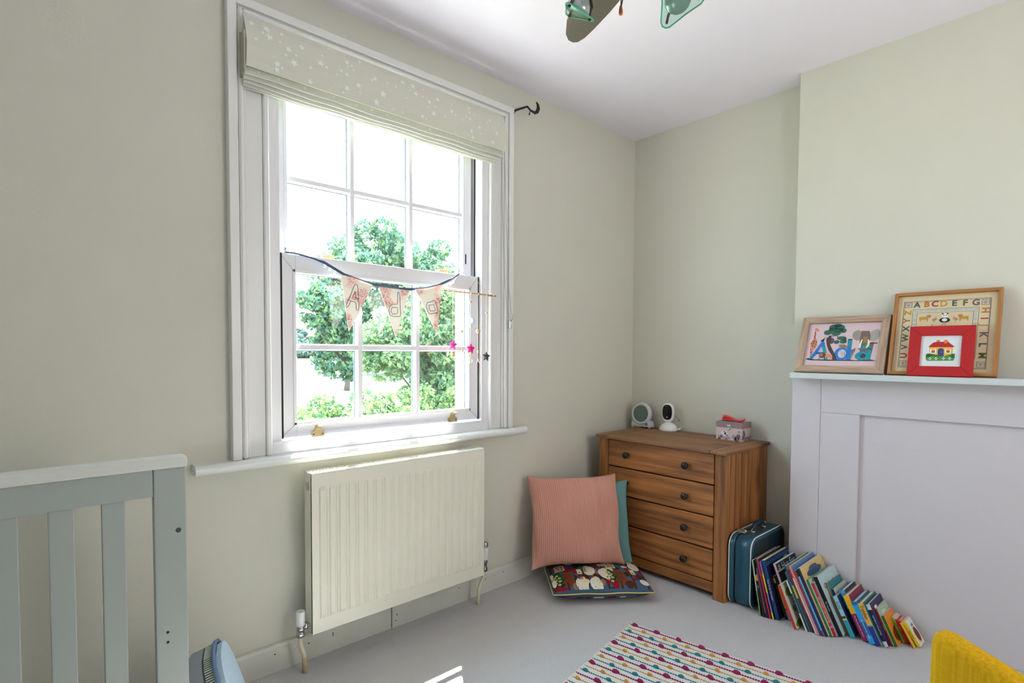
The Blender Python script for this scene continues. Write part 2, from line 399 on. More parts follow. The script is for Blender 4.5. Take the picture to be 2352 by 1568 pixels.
# window board
b = newbm()
prof = [(.0, .796), (-.046, .796), (-.054, .799), (-.060, .806), (-.062, .813), (-.060, .820), (-.054, .827), (-.046, .831), (.0, .832)]
prism(b, prof, 'X', -2.575, -1.018)
ws = obj('window_sill', b, mat('sill_gloss', (222, 224, 222), .3, bump=.06, bscale=20), win, smooth=False); ws['label'] = 'round-nosed white window board'

# ------------------------------------------------------------------ mantelpiece (flush painted surround)
mp = thing('fireplace_surround', 'boarded-up grey-white fireplace surround with recessed panel', 'fireplace', loc=(-.185, -1.9, 0))
L0 = Vector((.185, 1.9, 0))
def mpart(name, *a, m=GREYW, bev=.002):
    b = box(*a, bevel=bev); bmesh.ops.translate(b, verts=b.verts, vec=L0); return obj(name, b, m, mp)
mpart('pilaster', -.187, -.132, -1.205, -1.077, 0, 1.108)
mpart('frieze', -.183, -.132, -2.62, -1.205, .946, 1.108)
mpart('stile', -.183, -.132, -1.367, -1.205, 0, .9455)
mpart('recessed_panel', -.164, -.132, -2.46, -1.367, 0, .946)
mpart('stile', -.183, -.132, -2.62, -2.46, 0, .9455)
mpart('pilaster', -.187, -.132, -2.75, -2.62, 0, 1.108)
mpart('shelf', -.282, -.132, -2.77, -1.098, 1.108, 1.134, m=SHELF, bev=.003)

# ------------------------------------------------------------------ radiator
rad = thing('radiator', 'cream ribbed panel radiator under the window', 'radiator', loc=(-1.788, -.09, .148))
RO = Vector((1.788, .09, -.148))
def rp(name, b, m, par=None):
    bmesh.ops.translate(b, verts=b.verts, vec=RO); return obj(name, b, m, par or rad)
x0, x1, z0, z1, yF, yBk = -2.206, -1.368, .150, .762, -.126, -.056
b = newbm()
xs = [x0, x0+.012]; ys = [0, 0]
pitch_ = (x1-x0-.05)/20
cols = [(x0, .0), (x0+.022, .0)]
for i in range(20):
    s = x0+.025+i*pitch_
    cols += [(s+.002, 0), (s+.007, -.006), (s+.023, -.006), (s+.028, 0), (s+.032, 0), (s+.034, -.0035), (s+.037, -.0035), (s+.039, 0)]
cols += [(x1-.022, 0), (x1, 0)]
zr = [(z0, 0), (z0+.052, 0), (z0+.066, 1), (z1-.066, 1), (z1-.052, 0), (z1-.004, 0)]
grid = [[b.verts.new((x, yF+d*k, z)) for (x, d) in cols] for (z, k) in zr]
for r in range(len(zr)-1):
    for c in range(len(cols)-1):
        b.faces.new((grid[r][c], grid[r][c+1], grid[r+1][c+1], grid[r+1][c]))
rp('front_panel', b, RAD)
b = newbm(); bx(b, x0, x1, yF+.0005, yF+.012, z0, z1-.006, .002); bx(b, x0+.02, x1-.02, yBk-.01, yBk, z0+.01, z1-.02); rp('panel_body', b, RAD)
b = newbm()
for i in range(42):
    xx = x0+.03+i*.0186; bx(b, xx, xx+.001, yF+.013, yBk-.011, z0+.04, z1-.04)
f_ = rp('convector_fin', b, RAD); f_['kind'] = 'stuff'
# top grille: frame with slots
b = newbm()
bx(b, x0, x1, yF, yF+.014, z1-.004, z1+.003, .001); bx(b, x0, x1, yBk-.012, yBk, z1-.004, z1+.003, .001)
for i in range(0, 64):
    xx = x0+i*(x1-x0-.006)/63; bx(b, xx, xx+.006 if i % 7 else xx+.010, yF+.013, yBk-.011, z1-.003, z1+.0022)
rp('top_grille', b, RAD)
b = newbm()
# left side cover with round hole
bx(b, x1-.003, x1, yF+.001, yBk, z0, z1-.003, .0008, 1); rp('side_cover', b, RAD); b = newbm()
n = 24; hc = (yF*.5+yBk*.5+.004, z1-.052); rr = .017
outer = [(yF, z0), (yF, z1-.004), (yBk, z1-.004), (yBk, z0)]
bx(b, x0, x0+.003, yF+.001, yBk, z0, hc[1]-rr, .0008, 1); bx(b, x0, x0+.003, yF+.001, yBk, hc[1]+rr, z1-.003, .0008, 1)
for k in range(n):
    a0, a1 = 2*PI*k/n, 2*PI*(k+1)/n
    def pt(a, r_=rr): return (hc[0]+r_*math.cos(a), hc[1]+r_*math.sin(a))
    def sq(a):
        cx_, cz_ = math.cos(a), math.sin(a); yy = (yBk if cx_ > 0 else yF+.001); t = min(abs((yy-hc[0])/cx_) if abs(cx_) > 1e-4 else 9, rr/abs(cz_) if abs(cz_) > 1e-4 else 9)
        return (hc[0]+cx_*t, hc[1]+cz_*t)
    q = [pt(a0), pt(a1), sq(a1), sq(a0)]
    b.faces.new([b.verts.new((x0, *p)) for p in q]); 
rp('side_cover', b, RAD)
b = newbm(); lathe(b, [(.012, x0+.004), (.012, x0+.012), (.006, x0+.0121)], (0, hc[0], hc[1]), 'X', 14); rp('blanking_plug', b, STEEL)
for xw in (x0+.1, x1-.13): rp('wall_bracket', box(xw, xw+.03, yBk-.001, -.0012, z0+.05, z1-.08), RAD)
# valves and pipes
va = thing('radiator_valve', 'white capped radiator valve at the left end with painted pipe', 'valve', loc=(-2.239, -.09, 0))
def V(b, o): bmesh.ops.translate(b, verts=b.verts, vec=-Vector(o)); return b
vo = (-2.239, -.09, 0)
b = newbm(); lathe(b, [(.0145, .184), (.0155, .19), (.017, .236), (.015, .240), (.004, .2405), (.0035, .239)], (-2.239, -.09, 0), n=20); obj('cap', V(b, vo), WHITEP, va)
b = newbm(); lathe(b, [(.012, .15), (.0135, .155), (.0135, .165), (.0145, .168), (.0145, .184)], (-2.239, -.09, 0), n=16); lathe(b, [(.0155, .142), (.0165, .146), (.0165, .158), (.0135, .162)], (-2.239, -.09, 0), n=8)
tube(b, [(-2.239, -.09, .172), (-2.226, -.09, .175)], .009, 12); lathe(b, [(.012, -2.227), (.015, -2.225), (.015, -2.214), (.010, -2.212)], (0, -.09, .178), 'X', 8); tube(b, [(-2.214, -.09, .178), (-2.204, -.09, .178)], .009, 12)
obj('valve_body', V(b, vo), CHROME, va)
b = newbm(); tube(b, [(-2.240, -.09, .145), (-2.240, -.09, .115), (-2.236, -.092, .095), (-2.229, -.095, .075), (-2.228, -.097, .055)], .0085, 12); obj('pipe', V(b, vo), CREAMP, va)
b = newbm(); tube(b, [(-2.2275, -.097, .058), (-2.2265, -.098, 0)], [.0098, .0092], 10); obj('pipe_sleeve', V(b, vo), mat('dirty_sleeve', (186, 164, 128), .7, var=.2, vscale=60), va)
vb = thing('thermostatic_valve', 'chrome and white thermostatic valve at the right end with painted pipe', 'valve', loc=(-1.334, -.09, 0)); vo = (-1.334, -.09, 0)
b = newbm(); lathe(b, [(.0155, .262), (.0165, .266), (.0165, .288), (.014, .293), (.003, .2935)], (-1.334, -.09, 0), n=20); obj('cap', V(b, vo), CHROME, vb)
b = newbm(); lathe(b, [(.0135, .205), (.0145, .21), (.018, .262), (.0185, .268)], (-1.334, -.09, 0), n=20); obj('head', V(b, vo), WHITEP, vb)
b = newbm(); lathe(b, [(.011, .15), (.0155, .152), (.0155, .166), (.012, .168), (.012, .192), (.0155, .194), (.0155, .205)], (-1.336, -.09, 0), n=14); tube(b, [(-1.340, -.09, .178), (-1.366, -.09, .178)], .010, 12); obj('valve_body', V(b, vo), mat('dull_chrome', (130, 130, 128), .3, .9), vb)
b = newbm(); tube(b, [(-1.337, -.09, .152), (-1.338, -.09, .138), (-1.345, -.09, .12), (-1.365, -.092, .09), (-1.375, -.094, .07), (-1.378, -.096, .04), (-1.380, -.097, 0)], .008, 12); obj('pipe', V(b, vo), CREAMP, vb)

# ------------------------------------------------------------------ roman blind with stars
BF = mat('blind_fabric', (208, 207, 193), .9, bump=.12, bscale=700)
BL = mat('blind_lining', (176, 174, 158), .9, bump=.1, bscale=300)
STARM = mat('star_print', (226, 234, 230), .85)
bo = (-1.80, -.05, 2.39)
bl = thing('roman_blind', 'beige roman blind printed with white stars, folded at the window head', 'blind', loc=bo)
def bp(name, b, m, **k): return obj(name, V(b, bo), m, bl, **k)
def fabric(name, col, tr):
    m = mat(name, col, .9, bump=.12, bscale=700); nt = m.node_tree; N = nt.nodes; L = nt.links
    t = N.new('ShaderNodeBsdfTranslucent'); t.inputs[0].default_value = rgb(*col); ms = N.new('ShaderNodeMixShader'); ms.inputs[0].default_value = tr
    L.new(N['Principled BSDF'].outputs[0], ms.inputs[1]); L.new(t.outputs[0], ms.inputs[2]); L.new(ms.outputs[0], N['Material Output'].inputs[0]); return m
FOLDM = fabric('lit_fold_fabric', (220, 220, 211), .35)  # paler than the front panel: window light from behind put into the colour
b = newbm()
# front drop, slight belly
nz = 8; rows = []
for i in range(nz+1):
    t = i/nz; z = 2.402-t*(2.402-2.214); y = -.052-.033*min(1, t*1.6)**.7-.004*math.sin(t*PI)
    if i == nz: y += .003
    rows.append([b.verts.new((x, y, z)) for x in np.linspace(-2.405+.002*math.sin(t*3), -1.198+.010*t, 24)])
for A, B in zip(rows, rows[1:]):
    for k in range(23): b.faces.new((A[k], A[k+1], B[k+1], B[k]))
g = bmesh.ops.extrude_face_region(b, geom=list(b.faces)); 
bmesh.ops.translate(b, verts=[v for v in g['geom'] if isinstance(v, bmesh.types.BMVert)], vec=(0, .003, 0))
o = bp('front_panel', b, BF)
# folds under it, each a bar of folded cloth stepping back to the wall
for k, (yf, zb, zt, xl, xr) in enumerate([(-.070, 2.190, 2.232, -2.406, -1.214), (-.060, 2.176, 2.205, -2.406, -1.218), (-.049, 2.166, 2.19, -2.405, -1.224), (-.038, 2.160, 2.18, -2.404, -1.228), (-.028, 2.157, 2.175, -2.403, -1.234)]):
    b = newbm(); n = 30; up_ = []
    prof = [(.003, zt), (-.0015, zb+.007), (-.0005, zb+.001), (.003, zb), (.008, zb+.004), (.009, zt)]
    for i in range(n+1):
        x = xl+(xr-xl)*i/n; sag = .003*math.sin(i*.35+k)*.5+.0015*math.sin(i*.9)
        up_.append([b.verts.new((x, yf+dy, z+sag)) for dy, z in prof])
    for A, B in zip(up_, up_[1:]):
        for j in range(len(prof)): b.faces.new((A[j], B[j], B[(j+1) % 6], A[(j+1) % 6]))
    b.faces.new(up_[0]); b.faces.new(up_[-1][::-1])
    bp('fold', b, FOLDM)
# bunched cloth at the sides of the fold stack
b = newbm()
for k in range(6): bx(b, -2.411, -2.402, -.078+k*.011, -.072+k*.011, 2.20-.004*k, 2.335+.01*math.sin(k*2), .003, 2)
bp('side_gather', b, BL)
b = box(-2.395, -1.21, -.048, -.0375, 2.375, 2.405, .002); bp('headrail', b, TRIM)
STARS = [(-2.381,2.369,.0165),(-2.331,2.369,.022),(-2.324,2.341,.022),(-2.346,2.348,.011),(-2.278,2.371,.011),(-2.372,2.313,.011),(-2.288,2.335,.0083),(-2.208,2.347,.0192),(-2.259,2.319,.0192),(-2.271,2.292,.011),(-2.233,2.306,.011),(-2.241,2.275,.022),(-2.301,2.25,.0192),(-2.284,2.242,.011),(-2.303,2.23,.0165),(-2.14,2.311,.022),(-2.131,2.345,.0083),(-2.118,2.303,.011),(-2.181,2.279,.011),(-2.029,2.358,.0165),(-2.011,2.35,.011),(-2.028,2.339,.011),(-2.004,2.334,.0083),(-1.971,2.384,.0137),(-2.058,2.311,.0137),(-2.036,2.304,.0165),(-2.078,2.289,.0083),(-1.911,2.331,.0165),(-1.927,2.32,.011),(-1.989,2.276,.0165),(-2.036,2.25,.0192),(-1.982,2.25,.0083),(-2.052,2.23,.011),(-1.855,2.332,.0083),(-1.814,2.333,.0083),(-1.777,2.365,.0165),(-1.727,2.366,.0192),(-1.742,2.343,.0083),(-1.673,2.368,.0083),(-1.718,2.335,.0192),(-1.682,2.332,.0083),(-1.881,2.277,.022),(-1.77,2.297,.0083),(-1.909,2.236,.022),(-1.832,2.231,.0083),(-1.789,2.232,.0083),(-2.182,2.228,.0165),(-1.65,2.318,.0165),(-1.603,2.346,.0165),(-1.623,2.305,.0083),(-1.661,2.29,.0083),(-1.631,2.272,.0192),(-1.526,2.347,.0083),(-1.531,2.312,.0165),(-1.511,2.302,.0083),(-1.571,2.276,.0083),(-1.689,2.243,.0165),(-1.671,2.236,.0083),(-1.423,2.363,.0137),(-1.424,2.34,.011),(-1.396,2.339,.0083),(-1.448,2.313,.011),(-1.427,2.308,.0137),(-1.468,2.291,.0083),(-1.302,2.338,.0137),(-1.319,2.325,.0083),(-1.243,2.339,.0083),(-1.374,2.283,.0137),(-1.367,2.255,.0083),(-1.421,2.253,.0165),(-1.265,2.284,.0192),(-1.511,2.222,.0083),(-1.436,2.234,.0083),(-1.412,2.228,.0165),(-1.289,2.236,.0165),(-1.211,2.235,.0083)]
def blind_y(z):
    t = (2.402-z)/(2.402-2.214); return -.052-.033*min(1, max(t, 0)*1.6)**.7-.004*math.sin(t*PI)
b = newbm()
for i, (x, z, r) in enumerate(STARS):
    rot = (i*1.7) % 1.2; rr_ = r*.72; vs = []
    for k in range(10):
        q = rr_*(1 if k % 2 == 0 else .42); zz = z+q*math.cos(rot+k*PI/5); vs.append(b.verts.new((x+q*math.sin(rot+k*PI/5), blind_y(zz)-.0012, zz)))
    c = b.verts.new((x, blind_y(z)-.0014, z))
    for k in range(10): b.faces.new((c, vs[(k+1) % 10], vs[k]))
for i in range(13):   # stars showing on the first fold
    x = -2.36+i*.088+.02*math.sin(i*5); z = 2.206+.002*math.sin(i*3); q = .006+.003*(i % 3)*.5
    vs = [b.verts.new((x+q*(1 if k % 2 == 0 else .42)*math.sin(i+k*PI/5), -.0722, min(2.212, z+q*(1 if k % 2 == 0 else .42)*math.cos(i+k*PI/5)))) for k in range(10)]
    c = b.verts.new((x, -.0724, z))
    for k in range(10): b.faces.new((c, vs[(k+1) % 10], vs[k]))
sp = bp('star_print', b, STARM, recalc=False); sp['kind'] = 'stuff'
# bead chain
ch = thing('blind_chain', 'looped metal bead chain hanging at the right of the blind', 'chain', loc=(-1.18, -.045, 2.17))
co = (-1.18, -.045, 2.17)
def interp(pts, step):
    out = []
    for a, c in zip(pts, pts[1:]):
        a, c = Vector(a), Vector(c); n = max(1, int((c-a).length/step))
        out += [a.lerp(c, i/n) for i in range(n)]
    return out+[Vector(pts[-1])]
b = newbm()
A_ = [(-1.193, -.045, 2.185), (-1.190, -.046, 1.97), (-1.185, -.047, 1.77), (-1.169, -.048, 1.553), (-1.158, -.05, 1.45), (-1.147, -.052, 1.398)]
B_ = [(-1.173, -.045, 2.185), (-1.167, -.046, 1.97), (-1.158, -.047, 1.774), (-1.142, -.048, 1.53), (-1.130, -.05, 1.43), (-1.120, -.052, 1.41), (-1.124, -.052, 1.392), (-1.134, -.052, 1.385)]
ico = [(math.cos(a)*math.cos(e_), math.sin(a)*math.cos(e_), math.sin(e_)) for e_ in (-.5, .5) for a in (0, 2.1, 4.2)]
for P_ in (A_, B_):
    tube(b, P_, .0007, 4)
    for p in interp(P_, .0062):
        vs = [b.verts.new((p.x+.0021*q[0], p.y+.0021*q[1], p.z+.0021*q[2])) for q in ico]+[b.verts.new((p.x, p.y, p.z+.0023)), b.verts.new((p.x, p.y, p.z-.0023))]
        for k in range(3):
            k2 = (k+1) % 3
            b.faces.new((vs[k], vs[k2], vs[3+k2], vs[3+k])); b.faces.new((vs[3+k], vs[3+k2], vs[6])); b.faces.new((vs[k2], vs[k], vs[7]))
cb = obj('bead', V(b, co), mat('chain_steel', (150, 148, 142), .3, .8), ch); cb['kind'] = 'stuff'
b = newbm(); tube(b, [(-1.152, -.050, 1.400), (-1.142, -.052, 1.386), (-1.130, -.052, 1.386), (-1.122, -.050, 1.398)], .0035, 8); bx(b, -1.143, -1.129, -.056, -.037, 1.345, 1.388, .003); obj('chain_tensioner', V(b, co), CLEAR, ch)

# ------------------------------------------------------------------ curtain bracket
IRON = mat('black_iron', (38, 40, 38), .45, .4)
cbk = thing('curtain_bracket', 'black wrought iron curtain pole bracket beside the window head', 'bracket', loc=(-1.085, -.01, 2.44)); co = (-1.085, -.01, 2.44)
b = newbm(); bx(b, -1.094, -1.076, -.006, -.001, 2.425, 2.475, .002); obj('wall_plate', V(b, co), mat('cream_plate', (200, 198, 178), .5), cbk)
b = newbm(); tube(b, [(-1.086, -.008, 2.436), (-1.086, -.012, 2.46), (-1.083, -.024, 2.470), (-1.06, -.06, 2.478), (-1.048, -.075, 2.483), (-1.036, -.084, 2.466), (-1.022, -.09, 2.458)], [.005, .006, .006, .0055, .0055, .005, .006], 8); obj('arm', V(b, co), IRON, cbk)
b = newbm(); tube(b, [(-1.026, -.088, 2.462), (-1.012, -.094, 2.455), (-1.000, -.098, 2.463), (-.994, -.10, 2.479), (-.997, -.10, 2.498), (-1.008, -.10, 2.510)], [.005, .008, .010, .010, .007, .003], 8); obj('hook', V(b, co), IRON, cbk)
b = newbm(); tube(b, [(-1.033, -.083, 2.466), (-1.040, -.083, 2.447)], .0022, 6); ball(b, (-1.041, -.083, 2.444), .005, 8, 6); obj('thumb_screw', V(b, co), IRON, cbk)

# ------------------------------------------------------------------ bunting on the sash rail
bt = thing('bunting', 'fabric bunting of three toile flags hung across the lower sash', 'bunting', loc=(-1.8, -.01, 1.55)); co = (-1.8, -.01, 1.55)
CORD = mat('navy_tape', (70, 86, 108), .8)
cp = [(-2.236, .030, 1.606), (-2.212, .012, 1.603), (-2.19, .008, 1.600), (-2.152, 0, 1.592), (-2.1, -.006, 1.578), (-2.018, -.01, 1.538), (-1.941, -.012, 1.519), (-1.881, -.012, 1.508), (-1.797, -.012, 1.502), (-1.71, -.012, 1.502), (-1.629, -.012, 1.513), (-1.557, -.010, 1.533), (-1.47, -.004, 1.572), (-1.425, .010, 1.597), (-1.403, .030, 1.608)]
b = newbm()
pts = interp(cp, .02); 
for i in range(len(pts)-1):
    pass
ring = []
for i, p in enumerate(pts):
    hw = .0055 if 4 < i < len(pts)-4 else .003
    d = (pts[min(i+1, len(pts)-1)]-pts[max(i-1, 0)]).normalized(); nrm = Vector((-d.z, 0, d.x)).normalized()
    ring.append([b.verts.new(p+nrm*hw+Vector((0, -.0015, 0))), b.verts.new(p-nrm*hw+Vector((0, -.0015, 0))), b.verts.new(p-nrm*hw+Vector((0, .0015, 0))), b.verts.new(p+nrm*hw+Vector((0, .0015, 0)))])
for A, B in zip(ring, ring[1:]):
    for k in range(4): b.faces.new((A[k], B[k], B[(k+1) % 4], A[(k+1) % 4]))
b.faces.new(ring[0]); b.faces.new(ring[-1][::-1])
obj('tape', V(b, co), CORD, bt)
def toile():
    m = bpy.data.materials.new('toile_fabric'); m.use_nodes = True; nt = m.node_tree; N = nt.nodes; L = nt.links; p = N['Principled BSDF']; p.inputs['Roughness'].default_value = .9
    tc = N.new('ShaderNodeTexCoord'); n1 = N.new('ShaderNodeTexNoise'); n1.inputs['Scale'].default_value = 14; n1.inputs['Detail'].default_value = 1
    n2 = N.new('ShaderNodeTexNoise'); n2.inputs['Scale'].default_value = 130; n2.inputs['Detail'].default_value = 4; n2.inputs['Distortion'].default_value = 2.5
    L.new(tc.outputs['Object'], n1.inputs[0]); L.new(tc.outputs['Object'], n2.inputs[0])
    r1 = N.new('ShaderNodeMapRange'); r1.inputs[1].default_value = .45; r1.inputs[2].default_value = .55; L.new(n1.outputs[0], r1.inputs[0])
    r2_ = N.new('ShaderNodeMapRange'); r2_.inputs[1].default_value = .5; r2_.inputs[2].default_value = .56; L.new(n2.outputs[0], r2_.inputs[0])
    mu = N.new('ShaderNodeMath'); mu.operation = 'MULTIPLY'; L.new(r1.outputs[0], mu.inputs[0]); L.new(r2_.outputs[0], mu.inputs[1])
    mx = N.new('ShaderNodeMixRGB'); mx.inputs[1].default_value = rgb(238, 232, 222); mx.inputs[2].default_value = rgb(206, 96, 96); L.new(mu.outputs[0], mx.inputs[0]); L.new(mx.outputs[0], p.inputs['Base Color'])
    t = N.new('ShaderNodeBsdfTranslucent'); L.new(mx.outputs[0], t.inputs[0]); ms = N.new('ShaderNodeMixShader'); ms.inputs[0].default_value = .22
    L.new(p.outputs[0], ms.inputs[1]); L.new(t.outputs[0], ms.inputs[2]); L.new(ms.outputs[0], N['Material Output'].inputs[0]); return m
TOILE = toile(); THREAD = mat('navy_stitching', (52, 56, 88), .8)
FL = [([(-2.037, 1.535), (-1.985, 1.527), (-1.896, 1.505), (-1.954, 1.390), (-2.003, 1.306)], [[(-1.974,1.501),(-1.967,1.5),(-1.963,1.487),(-1.96,1.44),(-1.958,1.407),(-1.963,1.393),(-1.97,1.396),(-1.972,1.423),(-1.98,1.429),(-1.995,1.43),(-2.001,1.416),(-2.011,1.403),(-2.017,1.407),(-2.011,1.423),(-1.993,1.46),(-1.981,1.491),(-1.974,1.501)],[(-1.975,1.472),(-1.971,1.442),(-1.977,1.438),(-1.988,1.442),(-1.975,1.472)]], 'first flag with a stitched capital letter A'),
      ([(-1.866, 1.500), (-1.79, 1.497), (-1.716, 1.496), (-1.75, 1.39), (-1.784, 1.287)], [[(-1.775,1.483),(-1.778,1.431),(-1.803,1.429),(-1.815,1.42),(-1.819,1.403),(-1.813,1.381),(-1.791,1.376),(-1.762,1.379),(-1.761,1.391),(-1.764,1.432),(-1.766,1.475),(-1.771,1.483),(-1.775,1.483)],[(-1.804,1.416),(-1.778,1.417),(-1.776,1.396),(-1.781,1.389),(-1.803,1.388),(-1.809,1.399),(-1.804,1.416)]], 'middle flag with a stitched letter d'),
      ([(-1.686, 1.503), (-1.61, 1.516), (-1.541, 1.536), (-1.553, 1.42), (-1.569, 1.311)], [[(-1.623,1.448),(-1.593,1.456),(-1.59,1.461),(-1.579,1.461),(-1.575,1.448),(-1.565,1.412),(-1.568,1.405),(-1.61,1.397),(-1.62,1.409),(-1.628,1.431),(-1.623,1.448)],[(-1.612,1.437),(-1.588,1.442),(-1.579,1.42),(-1.582,1.413),(-1.604,1.411),(-1.612,1.419),(-1.612,1.437)]], 'last flag with a stitched letter a')]
for poly, strokes, lab in FL:
    b = newbm(); prism(b, poly, 'Y', -.022, -.0195)
    f = obj('flag', V(b, co), TOILE, bt); f['label'] = lab
    b = newbm()
    for s in strokes:
        tube(b, [(x, -.0226, z) for x, z in s], .0011, 5)
    obj('stitched_letter', V(b, co), THREAD, f)
POM = mat('pom_white', (240, 240, 236), .95, bump=.4, bscale=500)
pm = finish(ball(newbm(), (0, 0, 0), .0062, 8, 6), 'pom_pom', POM)
for i, p in enumerate(interp(cp[3:13], .0185)):
    if i < 2: continue
    o = obj('pom_pom', pm, None, bt); o.location = (p.x-co[0], -.014-co[1], p.z-.016-co[2])

# ------------------------------------------------------------------ hanging mobile
mo = thing('hanging_mobile', 'wooden dowel mobile with felt stars, moon and beads beside the bunting', 'mobile', loc=(-1.39, -.05, 1.505)); co = (-1.39, -.05, 1.505)
BEADW = wood('bead_wood', (176, 128, 82), (222, 186, 142), 'Z', 4, .6, False); STR = mat('white_string', (228, 226, 220), .9)
b = newbm(); tube(b, [(-1.549, -.05, 1.508), (-1.234, -.05, 1.504)], .0042, 10); obj('dowel', V(b, co), wood('dowel_wood', (170, 120, 70), (214, 170, 118), 'X', 2, .6, False), mo)
b = newbm()
tube(b, [(-1.530, -.05, 1.513), (-1.47, -.02, 1.56), (-1.403, .028, 1.610)], .0011, 5); tube(b, [(-1.403, .028, 1.610), (-1.36, .0, 1.597), (-1.252, -.05, 1.510)], .0011, 5)
for x, zb in ((-1.499, 1.20), (-1.446, 1.19), (-1.394, 1.19), (-1.348, 1.19), (-1.296, 1.205)): tube(b, [(x, -.05, 1.508), (x, -.05, zb)], .0009, 5)
for x in (-1.530, -1.499, -1.446, -1.394, -1.348, -1.296, -1.252): lathe(b, [(.0052, x-.003), (.0056, x), (.0052, x+.003)], (0, -.05, 1.506), 'X', 10)
obj('string', V(b, co), STR, mo)
for x, z, r in ((-1.499, 1.417, .005), (-1.50, 1.219, .010), (-1.499, 1.205, .006), (-1.446, 1.321, .0075), (-1.444, 1.228, .0055), (-1.394, 1.463, .0065), (-1.392, 1.348, .006), (-1.390, 1.220, .0065), (-1.348, 1.326, .0105), (-1.347, 1.227, .007), (-1.296, 1.418, .0068)):
    obj('bead', V(ball(newbm(), (x, -.05, z), r, 12, 8), co), BEADW, mo)
def plush(cx, cz, r, m, rot=0):
    b = newbm(); y = -.05; pts = []
    for k in range(20):
        t = k % 4; q = r*(1.0 if t == 0 else (.80 if t in (1, 3) else .50)); a = rot+k*2*PI/20
        q = r*{0: 1., 1: .72, 2: .50, 3: .72}[t]; pts.append((cx+q*math.sin(a), cz+q*math.cos(a), t))
    rim = [b.verts.new((x, y, z)) for x, z, t in pts]
    for s in (-1, 1):
        mid = [b.verts.new((cx+(x-cx)*.62, y+s*r*.28, cz+(z-cz)*.62)) for x, z, t in pts]; c = b.verts.new((cx, y+s*r*.42, cz))
        for k in range(20):
            k2 = (k+1) % 20
            b.faces.new((rim[k], rim[k2], mid[k2], mid[k])); b.faces.new((mid[k], mid[k2], c))
    return b
for cx, cz, r, col, lab in ((-1.499, 1.256, .027, (226, 84, 170), 'pink felt star'), (-1.393, 1.240, .027, (240, 40, 130), 'hot pink felt star'), (-1.296, 1.202, .026, (74, 78, 82), 'dark grey felt star')):
    o = obj('felt_star', V(plush(cx, cz, r, None, rot=.08), co), mat('felt_'+lab.split()[0]+lab.split()[1], col, .95, bump=.4, bscale=600), mo, smooth=True); o['label'] = lab
b = newbm(); arc = [(-1.394+.016*math.sin(a)*1., -.05, 1.374+.019*math.cos(a)) for a in np.linspace(-.7, PI+.7, 12)]
tube(b, arc, [.002, .005, .0075, .009, .010, .0105, .0105, .010, .009, .0075, .005, .002], 8); obj('felt_moon', V(b, co), mat('felt_pale_blue', (222, 230, 242), .95), mo, smooth=True)
WL = mat('pale_letter_wood', (236, 212, 178), .7)
for x, ch_ in ((-1.441, 'A'), (-1.391, 'D'), (-1.347, 'A')):
    me = textmesh(ch_, .030, WL, 'CENTER', .0015); o = obj('wooden_letter', me, None, mo, M=TXZ(x-co[0], -.05-co[1], 1.180-co[2]))

# ------------------------------------------------------------------ chest of drawers
cd = thing('chest_of_drawers', 'antique pine chest of four drawers with black knobs in the corner', 'drawers', loc=(-.25, -.505, 0)); co = (-.25, -.505, 0)
D_, L_ = (104, 62, 32), (172, 112, 60)
WY = wood('pine_y', D_, L_, 'Y'); WZ = wood('pine_z', D_, L_, 'Z'); WT = wood('pine_top', (112, 76, 48), (158, 114, 74), 'Y', rough=.55); WTX = wood('pine_top_x', (110, 74, 46), (154, 110, 70), 'X', rough=.55)
KN = mat('black_knob', (22, 22, 24), .35)
def cdp(name, b, m, par=None): return obj(name, V(b, co), m, par or cd)
cdp('side_panel', box(-.470, -.015, -.893, -.873, 0, .728, .002), WZ)
cdp('side_panel', box(-.470, -.015, -.137, -.117, 0, .728, .002), WZ)
cdp('stile', box(-.480, -.445, -.895, -.832, 0, .729, .004), WZ)
cdp('stile', box(-.480, -.445, -.176, -.113, 0, .729, .004), WZ)
cdp('back_panel', box(-.022, -.014, -.88, -.13, .03, .72), WY)
cdp('rail', box(-.452, -.43, -.832, -.176, .04, .729), mat('dark_recess', (30, 18, 10), .9))
cdp('plinth', box(-.471, -.446, -.831, -.177, .030, .083, .003), WY)
cdp('top_board', box(-.505, -.010, -.818, -.190, .730, .749, .004), WT)
cdp('top_end_board', box(-.505, -.010, -.905, -.8188, .730, .749, .004), WTX)
cdp('top_end_board', box(-.505, -.010, -.1892, -.105, .730, .749, .004), WTX)
cdp('top_end_board', box(-.5045, -.4, -.8, -.2, .7301, .7485), WT) if False else None
for i, (za, zb) in enumerate(((.090, .244), (.252, .408), (.415, .568), (.575, .725))):
    d = cdp('drawer', box(-.479, -.452, -.828, -.180, za, zb, .005, 3), WY)
    for y in (-.680, -.315):
        b = newbm(); lathe(b, [(.009, -.478), (.008, -.489), (.010, -.492), (.0175, -.498), (.0185, -.505), (.015, -.511), (.006, -.513)], (0, y, (za+zb)/2), 'X', 18); cdp('knob', b, KN, d)

